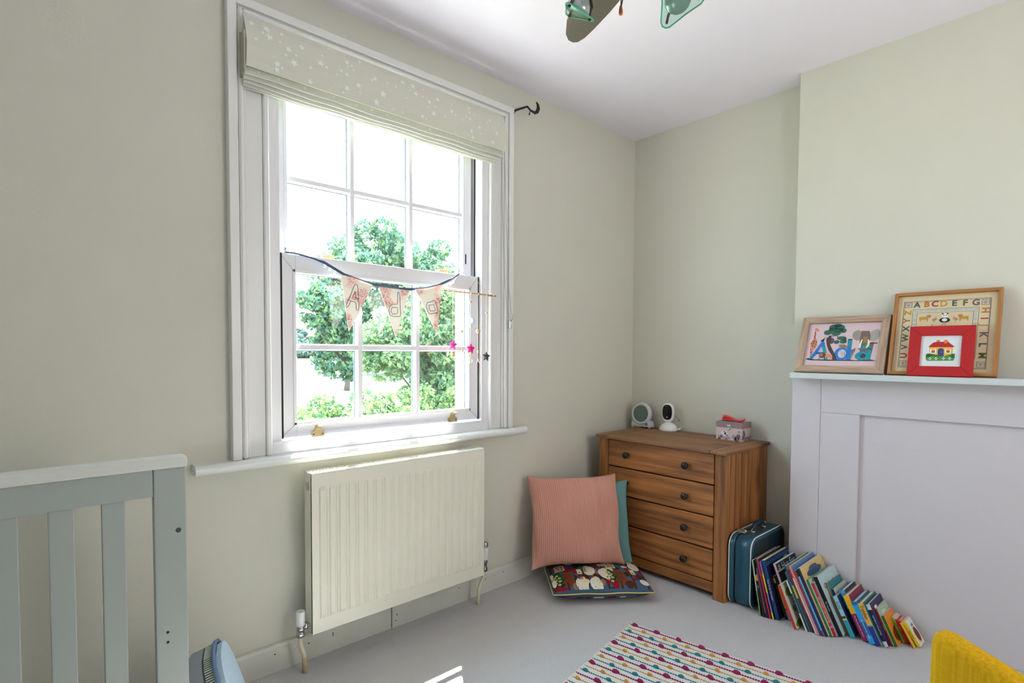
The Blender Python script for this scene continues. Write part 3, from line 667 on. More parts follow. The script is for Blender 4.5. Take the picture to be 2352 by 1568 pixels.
# ------------------------------------------------------------------ things on the chest
ck = thing('training_clock', 'round white-rimmed nursery clock at the corner end of the chest top', 'clock', loc=(-.065, -.131, .749)); co = (-.065, -.131, .749)
LG = mat('pale_grey_plastic', (205, 208, 205), .4)
lz = Vector((.10, 0, 1)).normalized()
M_ = frameM((0, 0, 0), Vector((-.0, -1, 0)), lz) 
b = newbm(); prism(b, [(-.075, 0), (.078, 0), (.064, .042), (-.060, .042)], 'Y', -.030, .022); bmesh.ops.bevel(b, geom=list(b.edges), offset=.005, segments=2, affect='EDGES')
obj('stand', b, LG, ck, M=M_ @ Matrix.Translation((0, 0, .006)))
b = newbm()
for k in range(32):
    pass
lathe(b, [(.050, -.030), (.055, -.036), (.062, -.038), (.068, -.034), (.070, -.026), (.068, -.010), (.060, .012), (.03, .02)], (0, 0, 0), 'Y', 36); obj('rim', b, LG, ck, M=M_ @ Matrix.Translation((0, 0, .088)))
b = newbm(); lathe(b, [(.0515, -.0300), (.0515, -.0365)], (0, 0, 0), 'Y', 32); obj('screen', b, mat('green_grey_screen', (92, 116, 104), .25), ck, M=M_ @ Matrix.Translation((0, 0, .088)))
for x in (-.064, .062):
    b = newbm(); lathe(b, [(.006, 0), (.006, .008)], (0, 0, 0), 'Z', 10); obj('foot', b, LG, ck, M=M_ @ Matrix.Translation((x, -.02, 0)))
b = newbm(); lathe(b, [(.0105, -.0322), (.0105, -.0305)], (0, 0, 0), 'Y', 16); lathe(b, [(.004, -.0322), (.004, -.0305)], (-.02, 0, 0), 'Y', 12); obj('logo_button', b, mat('blue_badge', (52, 130, 196), .4), ck, M=M_ @ Matrix.Translation((.045, 0, .024)))

cmn = thing('baby_monitor_camera', 'white baby monitor camera with oval black face on the chest top', 'camera', loc=(-.075, -.322, .749))
M_ = frameM((0, 0, 0), Vector((.15, -1, 0)), (0, 0, 1))
GW = mat('gloss_white', (232, 234, 234), .2)
b = newbm(); lathe(b, [(.050, .000), (.054, .004), (.056, .012), (.050, .028), (.038, .042), (.022, .050), (.012, .053), (.011, .062), (.016, .066)], (0, 0, 0), 'Z', 28); obj('base', b, GW, cmn)
b = newbm()
def superell(a, rx, rz, n=2.6): c_, s_ = math.cos(a), math.sin(a); return (rx*math.copysign(abs(c_)**(2/n), c_), rz*math.copysign(abs(s_)**(2/n), s_))
prev = None
for (k, y) in ((.80, -.0185), (.93, -.021), (1, -.017), (1.0, .005), (.9, .016), (.5, .022)):
    ring = [b.verts.new((superell(2*PI*i/32, .036*k, .0575*k)[0], y, superell(2*PI*i/32, .036*k, .0575*k)[1])) for i in range(32)]
    if prev:
        for i in range(32): f = b.faces.new((prev[i], prev[(i+1) % 32], ring[(i+1) % 32], ring[i])); f.smooth = True
    else: b.faces.new(ring)
    prev = ring
b.faces.new(prev[::-1]); obj('head', b, GW, cmn, M=M_ @ Matrix.Translation((0, 0, .112)))
b = newbm(); ring = [(superell(2*PI*i/32, .0295, .046)[0], superell(2*PI*i/32, .0295, .046)[1]+.004) for i in range(32)]; prism(b, ring, 'Y', -.0225, -.017); obj('face_plate', b, mat('gloss_black', (10, 11, 12), .08), cmn, M=M_ @ Matrix.Translation((0, 0, .112)))
b = newbm(); lathe(b, [(.005, -.0235), (.005, -.0224)], (0, 0, -.026), 'Y', 14); obj('lens', b, mat('lens_grey', (150, 152, 154), .2), cmn, M=M_ @ Matrix.Translation((0, 0, .112)))
b = newbm(); tube(b, [(.034, .012, .098), (.048, .012, .084), (.060, .012, .070)], .0013, 6); lathe(b, [(.001, .060), (.004, .063), (.004, .070), (.001, .075)], (.060, .012, 0), 'Z', 8); obj('antenna', b, mat('mauve_grey', (112, 98, 122), .5), cmn, M=M_)
b = newbm(); tube(b, [(.050, .01, .012), (.062, .012, .013), (.070, .012, .018)], [.008, .006, .005], 8); tube(b, [(.062, .012, .014), (.078, .012, .028)], [.004, .0015], 6); obj('power_plug', b, GW, cmn, M=M_)

mb = thing('music_box', 'mauve paper-covered keepsake box with silver catch at the right of the chest top', 'box', loc=(-.085, -.735, .749)); 
BXP, BXD, BXS = mat('box_pink', (206, 188, 184), .6), mat('box_mauve', (132, 112, 118), .6), mat('box_lid_mauve', (150, 128, 132), .6)
b = box(-.055, .055, -.073, .073, 0, .068, .0015); obj('body', b, BXP, mb)
b = box(-.056, .056, -.0742, .0742, .068, .099, .002); obj('lid', b, BXS, mb)
P = Print(-.0552)
Mb = frameM((0, 0, 0), (0, -1, 0), (0, 0, 1))
DM, DM2 = mat('print_mauve', (128, 108, 122), .7), mat('print_dusk', (168, 146, 156), .7); NV = mat('print_navy', (40, 66, 92), .7); WP = mat('print_white', (226, 224, 224), .7)
P.ell(-.026, .034, .019, .019, WP, 1)
for (x, z, r) in ((-.05, .012, .012), (-.038, .02, .010), (-.02, .010, .012), (.0, .012, .009), (.03, .02, .013), (.045, .012, .013), (.055, .028, .012), (.062, .012, .010), (.036, .004, .010), (.058, .05, .008), (-.055, .004, .008), (-.01, .003, .008)): P.ell(x, max(z, r*.6), r, min(r*.9, z), DM if int(x*1000) % 2 else DM2, 2)
P.poly([(-.028, .036), (-.018, .044), (-.012, .036), (-.02, .026)], NV, 3); P.poly([(-.018, .026), (-.006, .03), (-.008, .02)], NV, 3); P.ell(-.026, .046, .004, .004, DM, 3)
P.build(mb, 'printed_pattern', Mb)
P = Print(-.0742)
for (x, z, r) in ((-.04, .02, .014), (-.028, .036, .012), (-.015, .012, .011), (.01, .016, .010), (.03, .01, .009), (-.036, .05, .010), (.045, .02, .007)): P.ell(x, z, r, min(r, z), DM, 2)
P.build(mb, 'printed_pattern', frameM((0, 0, 0), (1, 0, 0), (0, 0, 1)))
b = newbm(); bx(b, -.011, .011, -.0585, -.0562, .072, .084, .001); tube(b, [(-.012, -.058, .075), (-.008, -.060, .068), (0, -.061, .060), (.008, -.060, .068), (.012, -.058, .075)], .0028, 8); ball(b, (0, -.061, .064), .006, 10, 6, (1, .4, 1)); obj('catch', b, CHROME, mb, M=Mb)
br = thing('hairbrush', 'red plastic detangling hairbrush lying on the mauve keepsake box', 'hairbrush', loc=(-.095, -.735, .8495))
RED = mat('coral_red_plastic', (232, 44, 40), .3); Mr = Matrix.Rotation(math.radians(-97), 4, 'Z')
b = newbm(); spine_ = [(-.060, 0, .010), (-.055, 0, .0065), (-.03, 0, .008), (0, 0, .009), (.02, 0, .007), (.045, 0, .0055), (.062, 0, .009), (.070, 0, .017)]; rw = [.010, .018, .020, .018, .010, .010, .011, .006]; prev = None
for (x, _, z), r in zip(spine_, rw):
    ring = [b.verts.new((x, r*math.cos(a), z+.0055*math.sin(a))) for a in np.linspace(0, 2*PI, 13)[:-1]]
    if prev:
        for i in range(12): f = b.faces.new((prev[i], prev[(i+1) % 12], ring[(i+1) % 12], ring[i])); f.smooth = True
    else: b.faces.new(ring)
    prev = ring
b.faces.new(prev[::-1]); obj('handle', b, RED, br, M=Mr)
b = newbm()
for i in range(12):
    for j in range(6):
        x = -.054+i*.0052; y = (j-2.5)*.0055; hgt = .024-.00002*i*i*8+random.uniform(-.001, .001); tube(b, [(x, y, .012), (x+(x+.02)*.08, y*1.1, .012+hgt*.8)], [.0009, .0006], 4)
o = obj('bristles', b, RED, br, M=Mr); o['kind'] = 'stuff'

# ------------------------------------------------------------------ picture frames on the mantel shelf
def leanM(x, y, z, ang): return frameM((x, y, z), (0, -1, 0), (math.sin(ang), 0, math.cos(ang)))
def picframe(name, label, yL, base_x, W, Hh, ang, fw_, ft, m, parent_rot=0.):
    """local X: right (world -y), Z up the frame, front faces -Y (into the room)"""
    t = thing(name, label, 'picture frame', M=leanM(base_x, yL, 1.1345, ang))
    def mem(pts):
        b = newbm(); prism(b, pts, 'Y', -ft, 0); bmesh.ops.bevel(b, geom=[e for e in b.edges if abs(e.verts[0].co.y-e.verts[1].co.y) < 1e-6], offset=.0012, segments=1, affect='EDGES'); return b
    a = fw_
    obj('frame_rail', mem([(0, 0), (W, 0), (W-a, a), (a, a)]), m[0], t); obj('frame_rail', mem([(0, Hh), (a, Hh-a), (W-a, Hh-a), (W, Hh)]), m[0], t)
    obj('frame_stile', mem([(0, 0), (a, a), (a, Hh-a), (0, Hh)]), m[1], t); obj('frame_stile', mem([(W, 0), (W, Hh), (W-a, Hh-a), (W-a, a)]), m[1], t)
    b = box(a-.002, W-a+.002, -.006, -.001, a-.002, Hh-a+.002); obj('backing', b, m[2], t)
    return t
OAKX, OAKZ = wood('limed_oak_x', (142, 118, 98), (190, 164, 140), 'X', 3, .6, False), wood('limed_oak_z', (142, 118, 98), (190, 164, 140), 'Z', 3, .6, False)
PINKP = mat('pale_pink_paper', (214, 190, 196), .8)
t1 = picframe('picture_frame', 'limed oak frame with a pink safari name picture, leftmost on the mantel shelf', -1.112, -.252, .362, .281, math.atan2(.110, .262), .032, .018, (OAKX, OAKZ, PINKP))
f = homog([(355, 325), (1990, 290), (1890, 1310), (248, 1262)], [(.033, .249), (.331, .249), (.331, .032), (.031, .032)])
P = Print(-.0062)
c1 = lambda n, r, g, b_: mat('print_'+n, (r, g, b_), .75)
BLU, TEA, GRN, DKG, BRN, GRY, CRM, ORG, TAN, BLK, WHT = c1('blue', 38, 120, 200), c1('teal', 24, 150, 160), c1('green', 56, 104, 90), c1('dark_green', 36, 74, 60), c1('brown', 84, 64, 60), c1('grey', 150, 146, 136), c1('cream', 240, 236, 196), c1('orange', 214, 136, 104), c1('tan', 150, 120, 88), c1('black', 32, 32, 36), c1('off_white', 228, 228, 228)
DBL = c1('deep_blue', 48, 84, 176)
F = lambda l: [f(*p) for p in l]
P.poly(F([(290, 1115), (360, 1085), (500, 1120), (900, 1130), (1300, 1135), (1420, 1150), (1560, 1140), (1780, 1140), (1890, 1165), (1780, 1170), (1400, 1165), (1150, 1160), (800, 1155), (400, 1140)]), DKG, 1)
# giraffe
P.poly(F([(465, 480), (495, 490), (490, 640), (540, 730), (530, 830), (480, 900), (400, 830), (380, 760), (440, 680)]), ORG, 2)
P.poly(F([(450, 440), (500, 410), (540, 440), (558, 475), (540, 488), (490, 480), (465, 470)]), ORG, 2)
for a in ((400, 820, 425, 1080), (432, 860, 440, 1010), (455, 850, 445, 1010)): P.line(F([(a[0], a[1]), (a[2]-20, a[3])]), .0035, ORG, 2)
for (x, y) in ((470, 520), (480, 560), (468, 600), (478, 640), (430, 720), (470, 700), (510, 730), (410, 770), (450, 770), (500, 780), (430, 820), (480, 830), (465, 740), (400, 900), (410, 960)): P.ell(*f(x, y), .0026, .0033, BRN, 3)
P.ell(*f(552, 476), .002, .0015, BLK, 3); P.ell(*f(520, 430), .0015, .0015, BLK, 3)
# letter A
P.poly(F([(640, 715), (690, 715), (765, 980), (700, 985), (635, 830), (545, 1000), (450, 1110), (385, 1100)]), BLU, 3)
P.poly(F([(530, 960), (720, 960), (725, 1000), (510, 1005)]), DBL, 3); P.poly(F([(655, 830), (720, 840), (760, 975), (700, 985)]), TEA, 4)
P.poly(F([(590, 715), (690, 650), (740, 610), (700, 660), (680, 720)]), BLK, 4)
# tree
P.poly(F([(800, 590), (850, 590), (800, 700), (830, 800), (920, 960), (1000, 1130), (880, 1150), (900, 1060), (800, 920), (745, 780), (735, 660)]), BRN, 3)
for (x, y, rx, rz) in ((760, 520, 95, 60), (900, 400, 120, 70), (1020, 400, 120, 60), (1110, 480, 70, 55), (950, 540, 110, 55), (860, 450, 90, 60), (1080, 650, 110, 45), (1120, 730, 80, 45), (970, 735, 65, 45), (980, 360, 90, 40), (1000, 470, 120, 50), (1150, 690, 40, 50)): P.ell(*f(x, y), rx*.000182, rz*.000215, GRN, 4)
P.line(F([(860, 600), (960, 590), (1080, 700)]), .003, BRN, 3)
P.ell(*f(860, 710), .010, .015, c1('plum', 96, 64, 72), 4); P.ell(*f(862, 695), .005, .006, c1('violet', 84, 84, 140), 5)
# lion
P.ell(*f(670, 1030), .014, .014, c1('mane', 92, 70, 52), 5); P.ell(*f(640, 1020), .008, .009, TAN, 6); P.poly(F([(700, 1000), (830, 1000), (890, 1060), (870, 1100), (730, 1075)]), ORG, 4); P.line(F([(640, 1060), (590, 1120)]), .004, TAN, 4); P.line(F([(720, 1070), (720, 1120)]), .004, BRN, 4); P.line(F([(870, 1070), (900, 1130)]), .003, ORG, 4); P.ell(*f(765, 1105), .006, .006, TEA, 6)
# letter d
P.ell(*f(1090, 1000), .029, .032, BLU, 3); P.ell(*f(1105, 1000), .0165, .021, PINKP, 4); P.poly(F([(1228, 690), (1320, 690), (1300, 1135), (1200, 1130)]), BLU, 5); P.poly(F([(1228, 830), (1260, 690), (1320, 690), (1310, 830)]), TEA, 6); P.ell(*f(1275, 682), .010, .003, DKG, 6)
P.poly(F([(1060, 960), (1120, 930), (1190, 950), (1190, 1020), (1060, 1050)]), WHT, 5)
for k in range(5): P.line(F([(1075+k*24, 945), (1090+k*22, 1035)]), .0014, BLK, 6)
P.poly(F([(1030, 800), (1150, 795), (1230, 840), (1225, 880), (1130, 860), (1040, 850)]), TAN, 6)
P.poly(F([(1310, 920), (1410, 870), (1400, 940), (1340, 1010), (1320, 1110), (1300, 1110)]), GRY, 4)
for k in range(4): P.line(F([(1320+k*22, 920-k*8), (1330+k*18, 1000-k*18)]), .0012, BLK, 5)
# elephant and letter a
P.ell(*f(1440, 590), .021, .026, GRY, 2, .3); P.ell(*f(1820, 590), .021, .029, c1('pale_grey', 166, 164, 152), 2, -.3)
P.poly(F([(1520, 490), (1700, 490), (1730, 600), (1720, 700), (1640, 760), (1820, 740), (1780, 880), (1740, 1100), (1520, 1100), (1480, 800), (1500, 640)]), c1('elephant', 116, 100, 92), 3)
P.poly(F([(1560, 620), (1680, 620), (1640, 760), (1580, 760)]), TAN, 4); P.line(F([(1700, 780), (1885, 768)]), .005, BRN, 4)
P.poly(F([(1535, 680), (1560, 690), (1525, 800), (1510, 900), (1490, 890), (1480, 800)]), CRM, 6); P.poly(F([(1690, 680), (1720, 760), (1700, 840), (1630, 895), (1680, 810), (1665, 700)]), CRM, 6)
P.ell(*f(1550, 1055), .027, .021, TEA, 4); P.ell(*f(1575, 1055), .012, .011, BRN, 5); P.poly(F([(1680, 880), (1765, 880), (1750, 1140), (1660, 1140)]), TEA, 5); P.poly(F([(1455, 900), (1530, 835), (1650, 820), (1760, 880), (1740, 940), (1670, 890), (1560, 900), (1490, 915)]), TEA, 5)
P.poly(F([(1460, 900), (1500, 870), (1560, 850), (1560, 880), (1510, 912)]), BLU, 6); P.poly(F([(1430, 1060), (1500, 1000), (1560, 980), (1560, 1010), (1480, 1080)]), BLU, 6)
P.build(t1)

MAPX, MAPZ = wood('honey_frame_x', (150, 98, 48), (186, 130, 72), 'X', 2, .45, False), wood('honey_frame_z', (150, 98, 48), (186, 130, 72), 'Z', 2, .45, False)
LIN = mat('cream_linen', (212, 196, 160), .9, bump=.15, bscale=1200)
t2 = picframe('picture_frame.001', 'tall honey wood frame with an alphabet sampler, rearmost on the mantel shelf', -1.486, -.238, .354, .362, math.atan2(.097, .349), .013, .022, (MAPX, MAPZ, LIN))
f = homog([(138, 240), (1708, 160), (1625, 1437), (45, 1385)], [(.013, .349), (.341, .349), (.341, .013), (.011, .013)])
F = lambda l: [f(*p) for p in l]
P = Print(-.0062); PUR, MUS, TEL, RUS, OLV, CRIM, SKY = c1('purple_thread', 110, 88, 104), c1('mustard_thread', 186, 146, 62), c1('teal_thread', 60, 92, 96), c1('rust_thread', 176, 112, 48), c1('olive_thread', 88, 96, 48), c1('crimson_thread', 150, 52, 52), c1('sky_thread', 160, 190, 198)
def loop(pts, w, m, l=1): P.line(F(pts+[pts[0]]), w, m, l)
loop([(220, 318), (1588, 255), (1508, 1355), (147, 1312)], .0018, PUR); loop([(232, 328), (1575, 266), (1498, 1344), (158, 1302)], .0008, PUR)
loop([(360, 435), (1398, 398), (1340, 1195), (305, 1195)], .0012, PUR); loop([(425, 490), (1310, 462), (1260, 1140), (380, 1140)], .0010, PUR)
for k in range(12): P.ell(*f(405+k*78, 458-k*2.9), .0066, .005, SKY, 1); 
for k in range(8): P.ell(*f(390-k*6, 520+k*72), .006, .006, SKY, 1); P.ell(*f(1350-k*6, 440+k*72), .006, .006, SKY, 1)
for (x, y) in ((288, 370), (1497, 325), (222, 1257), (1430, 1290)):
    q = f(x, y); P.line([(q[0]-.011, q[1]-.010), (q[0]+.011, q[1]-.010), (q[0]+.011, q[1]+.011), (q[0]-.011, q[1]+.011), (q[0]-.011, q[1]-.010)], .0014, TEL, 2)
    P.poly([(q[0], q[1]-.008), (q[0]+.008, q[1]+.002), (q[0]+.004, q[1]+.006), (q[0], q[1]+.003), (q[0]-.004, q[1]+.006), (q[0]-.008, q[1]+.002)], c1('lilac_heart', 160, 150, 166), 2)
# animals
for (x, y, s) in ((540, 570, 1), (1170, 560, -1)):
    q = f(x, y); P.rect(q[0]-.018, q[0]+.012, q[1]-.006, q[1]+.006, MUS, 2); P.ell(q[0]+s*.014, q[1]+.008, .008, .007, c1('lion_face', 190, 130, 70), 3)
    for dx in (-.016, .008): P.rect(q[0]+dx, q[0]+dx+.004, q[1]-.014, q[1]-.004, MUS, 2)
for (x, y, s) in ((695, 590, 1), (1025, 580, -1)):
    q = f(x, y); P.ell(q[0], q[1], .009, .005, c1('flamingo', 176, 128, 118), 2, s*.4); P.line([(q[0]+s*.004, q[1]), (q[0]+s*.005, q[1]+.012)], .002, c1('flamingo', 0, 0, 0), 2); P.line([(q[0], q[1]-.004), (q[0], q[1]-.014)], .0012, MUS, 2)
q = f(857, 585); P.ell(q[0], q[1]-.004, .018, .011, BLK, 2); P.ell(q[0], q[1]-.003, .009, .007, WHT, 3); P.ell(q[0], q[1]+.016, .011, .010, WHT, 3); P.ell(q[0]-.008, q[1]+.024, .003, .003, BLK, 4); P.ell(q[0]+.008, q[1]+.024, .003, .003, BLK, 4); P.ell(q[0]-.004, q[1]+.017, .002, .002, BLK, 4); P.ell(q[0]+.004, q[1]+.017, .002, .002, BLK, 4)
P.line(F([(650, 690), (665, 665), (680, 690)]), .0012, CRIM, 2); P.line(F([(810, 690), (825, 658), (875, 658), (870, 690)]), .0012, CRIM, 2)
P.build(t2)
def ltr(s, x, y, m, rot, size=.034):
    q = f(x, y); lettering(s, size, m, t2, TXZ(q[0], -.0066, q[1], rot), ext=.0004, name='stitched_letter', bold=.028)
for (s, x, y, m) in (('A', 420, 365, TEL), ('B', 570, 357, RUS), ('C', 700, 350, CRIM), ('D', 838, 347, MUS), ('E', 1005, 340, TEL), ('F', 1175, 335, OLV), ('G', 1345, 330, PUR)): ltr(s, x, y, m, 0)
for (s, x, y, m) in (('H', 1490, 450, RUS), ('I', 1475, 577, CRIM), ('J', 1470, 685, MUS), ('K', 1465, 825, PUR), ('L', 1455, 985, TEL), ('M', 1450, 1150, OLV)): ltr(s, x, y, m, -PI/2, .032)
for (s, x, y, m) in (('Z', 285, 482, MUS), ('Y', 270, 605, RUS), ('X', 262, 728, TEL), ('W', 253, 868, OLV), ('V', 245, 1010, PUR), ('U', 235, 1140, CRIM)): ltr(s, x, y, m, PI/2, .032)

REDF = mat('red_stained_frame', (178, 16, 20), .5, bump=.1, bscale=150)
AIDA = mat('white_aida_cloth', (222, 226, 230), .9, bump=.3, bscale=900)
t3 = picframe('picture_frame.002', 'small red frame with a cross-stitched cottage, in front of the sampler', -1.560, -.272, .212, .208, math.atan2(.048, .204), .040, .014, (REDF, REDF, AIDA))
f = homog([(510, 808), (1232, 800), (1178, 1362), (460, 1343)], [(.040, .168), (.172, .168), (.172, .040), (.040, .040)])
F = lambda l: [f(*p) for p in l]
P = Print(-.0062)
YEL, BR_, ORA, NVY, GR1, GR2 = c1('thread_yellow', 232, 176, 32), c1('thread_red', 176, 34, 44), c1('thread_orange', 228, 120, 30), c1('thread_navy', 34, 72, 136), c1('thread_green', 74, 150, 62), c1('thread_dark_green', 28, 100, 60)
P.poly(F([(645, 1005), (1055, 1005), (1045, 1175), (640, 1165)]), YEL, 1); 
st = [(625, 1000), (660, 975), (660, 965), (690, 950), (690, 940), (720, 925), (770, 912), (980, 912), (990, 930), (1020, 950), (1020, 960), (1050, 975), (1088, 998), (1060, 1008), (640, 1008)]
P.poly(F(st), BR_, 2); P.poly(F([(770, 880), (832, 880), (830, 915), (770, 915)]), ORA, 3); P.poly(F([(905, 880), (965, 880), (960, 942), (900, 942)]), ORA, 3)
P.poly(F([(785, 1165), (790, 1050), (820, 1028), (870, 1028), (895, 1050), (890, 1165)]), NVY, 3); P.ell(*f(855, 1097), .002, .002, ORA, 4)
for x in (710, 970): P.poly(F([(x-55, 1040), (x+55, 1040), (x+50, 1122), (x-55, 1122)]), WHT, 2); P.poly(F([(x-32, 1055), (x+32, 1055), (x+30, 1105), (x-32, 1105)]), ORA, 3); P.poly(F([(x-32, 1105), (x-20, 1080), (x, 1090), (x+20, 1078), (x+30, 1105)]), NVY, 4)
P.poly(F([(575, 1180), (585, 1130), (620, 1118), (660, 1160), (760, 1170), (900, 1170), (1000, 1165), (1040, 1130), (1085, 1125), (1085, 1200), (1060, 1250), (600, 1250), (575, 1220)]), GR1, 2)
P.poly(F([(578, 1180), (585, 1130), (620, 1118), (665, 1165), (640, 1195)]), GR2, 3); P.poly(F([(1000, 1170), (1040, 1130), (1085, 1125), (1085, 1195), (1040, 1200)]), GR2, 3)
for x in (650, 757, 888, 995):
    P.poly(F([(x-40, 1220), (x, 1180), (x+40, 1220), (x, 1250)]), GR2, 3)
    for dx, dy in ((-18, 0), (18, 0), (0, -18), (0, 18)): P.ell(*f(x+dx, 1212+dy), .0022, .0022, WHT, 4)
    P.ell(*f(x, 1212), .0018, .0018, ORA, 5)
P.build(t3, 'cross_stitch')

# ------------------------------------------------------------------ suitcase
sx0, sx1, sy0, sy1, sh = -.466, -.078, -1.018, -.900, .342
su = thing('suitcase', 'vintage blue suitcase with white piping between the chest and the books', 'suitcase', loc=(-.272, -.97, 0)); co = (-.272, -.97, 0)
BLS = mat('blue_leathercloth', (22, 76, 98), .32, bump=.25, bscale=260, coat=.2)
DBS = mat('dark_blue_panel', (12, 34, 44), .4, bump=.15, bscale=200)
def rrect(x0, x1, z0, z1, r, n=7):
    out = []
    for (cx_, cz_, a0) in ((x1-r, z1-r, 0), (x0+r, z1-r, PI/2), (x0+r, z0+r, PI), (x1-r, z0+r, 1.5*PI)):
        out += [(cx_+r*math.cos(a0+k*PI/2/n), cz_+r*math.sin(a0+k*PI/2/n)) for k in range(n+1)]
    return out
def shell(ya, yb, m, name, lip=.010):
    b = newbm(); prev = None
    secs = [(ya, lip), (ya+.004, lip*.4), (ya+.010, 0), (yb-.0, 0)] if ya < yb else [(ya, lip), (ya-.004, lip*.4), (ya-.010, 0), (yb, 0)]
    for y, ins in secs:
        ring = [b.verts.new((x, y, z)) for x, z in rrect(sx0+ins, sx1-ins, .003+ins, sh-ins, .055-ins*.5)]
        if prev:
            for i in range(len(ring)): f_ = b.faces.new((prev[i], prev[(i+1) % len(ring)], ring[(i+1) % len(ring)], ring[i])); f_.smooth = True
        else: b.faces.new(ring)
        prev = ring
    b.faces.new(prev[::-1]); return obj(name, V(b, co), m, su)
shell(sy0, sy1-.039, BLS, 'body')
shell(sy1, sy1-.030, BLS, 'lid')
b = newbm(); prism(b, rrect(sx0+.005, sx1-.005, .008, sh-.005, .05), 'Y', sy1-.0395, sy1-.0295); obj('seam', V(b, co), BLACKM, su)
b = newbm(); prism(b, rrect(sx0+.016, sx1-.016, .019, sh-.016, .045), 'Y', sy0-.0015, sy0+.004); obj('side_face', V(b, co), DBS, su)
WPI = mat('white_piping', (222, 222, 216), .4)
for y in (sy0+.006, sy1-.006):
    b = newbm(); tube(b, [(x, y, z) for x, z in rrect(sx0-.0005, sx1+.0005, .003, sh+.0005, .055)], .0028, 6, closed=True); obj('piping', V(b, co), WPI, su)
for x in (sx0+.085, sx1-.085):
    b = newbm(); bx(b, x-.016, x+.020, sy1-.052, sy1-.012, sh, sh+.006, .002); bx(b, x-.012, x+.016, sy1-.034, sy1-.010, sh+.005, sh+.012, .003); lathe(b, [(.009, sh+.004), (.009, sh+.012), (.005, sh+.014)], (x+.004, sy1-.043, 0), 'Z', 14)
    obj('latch', V(b, co), STEEL, su)
xc = (sx0+sx1)/2; b = newbm(); yh = sy1-.062
tube(b, [(xc-.062, yh, sh+.004), (xc-.060, yh, sh+.018), (xc-.045, yh, sh+.030), (xc, yh, sh+.034), (xc+.045, yh, sh+.030), (xc+.060, yh, sh+.018), (xc+.062, yh, sh+.004)], [.006, .008, .011, .012, .011, .008, .006], 10); obj('handle', V(b, co), mat('handle_blue', (16, 44, 62), .35), su)
for s in (-1, 1):
    b = newbm(); lathe(b, [(.013, sh-.001), (.013, sh+.003), (.006, sh+.006)], (xc+s*.064, yh, 0), 'Z', 16); tube(b, [(xc+s*.064+.011*math.cos(a), yh, sh+.006+.011*math.sin(a)) for a in np.linspace(0, PI, 8)], .002, 6); obj('handle_ring', V(b, co), STEEL, su)

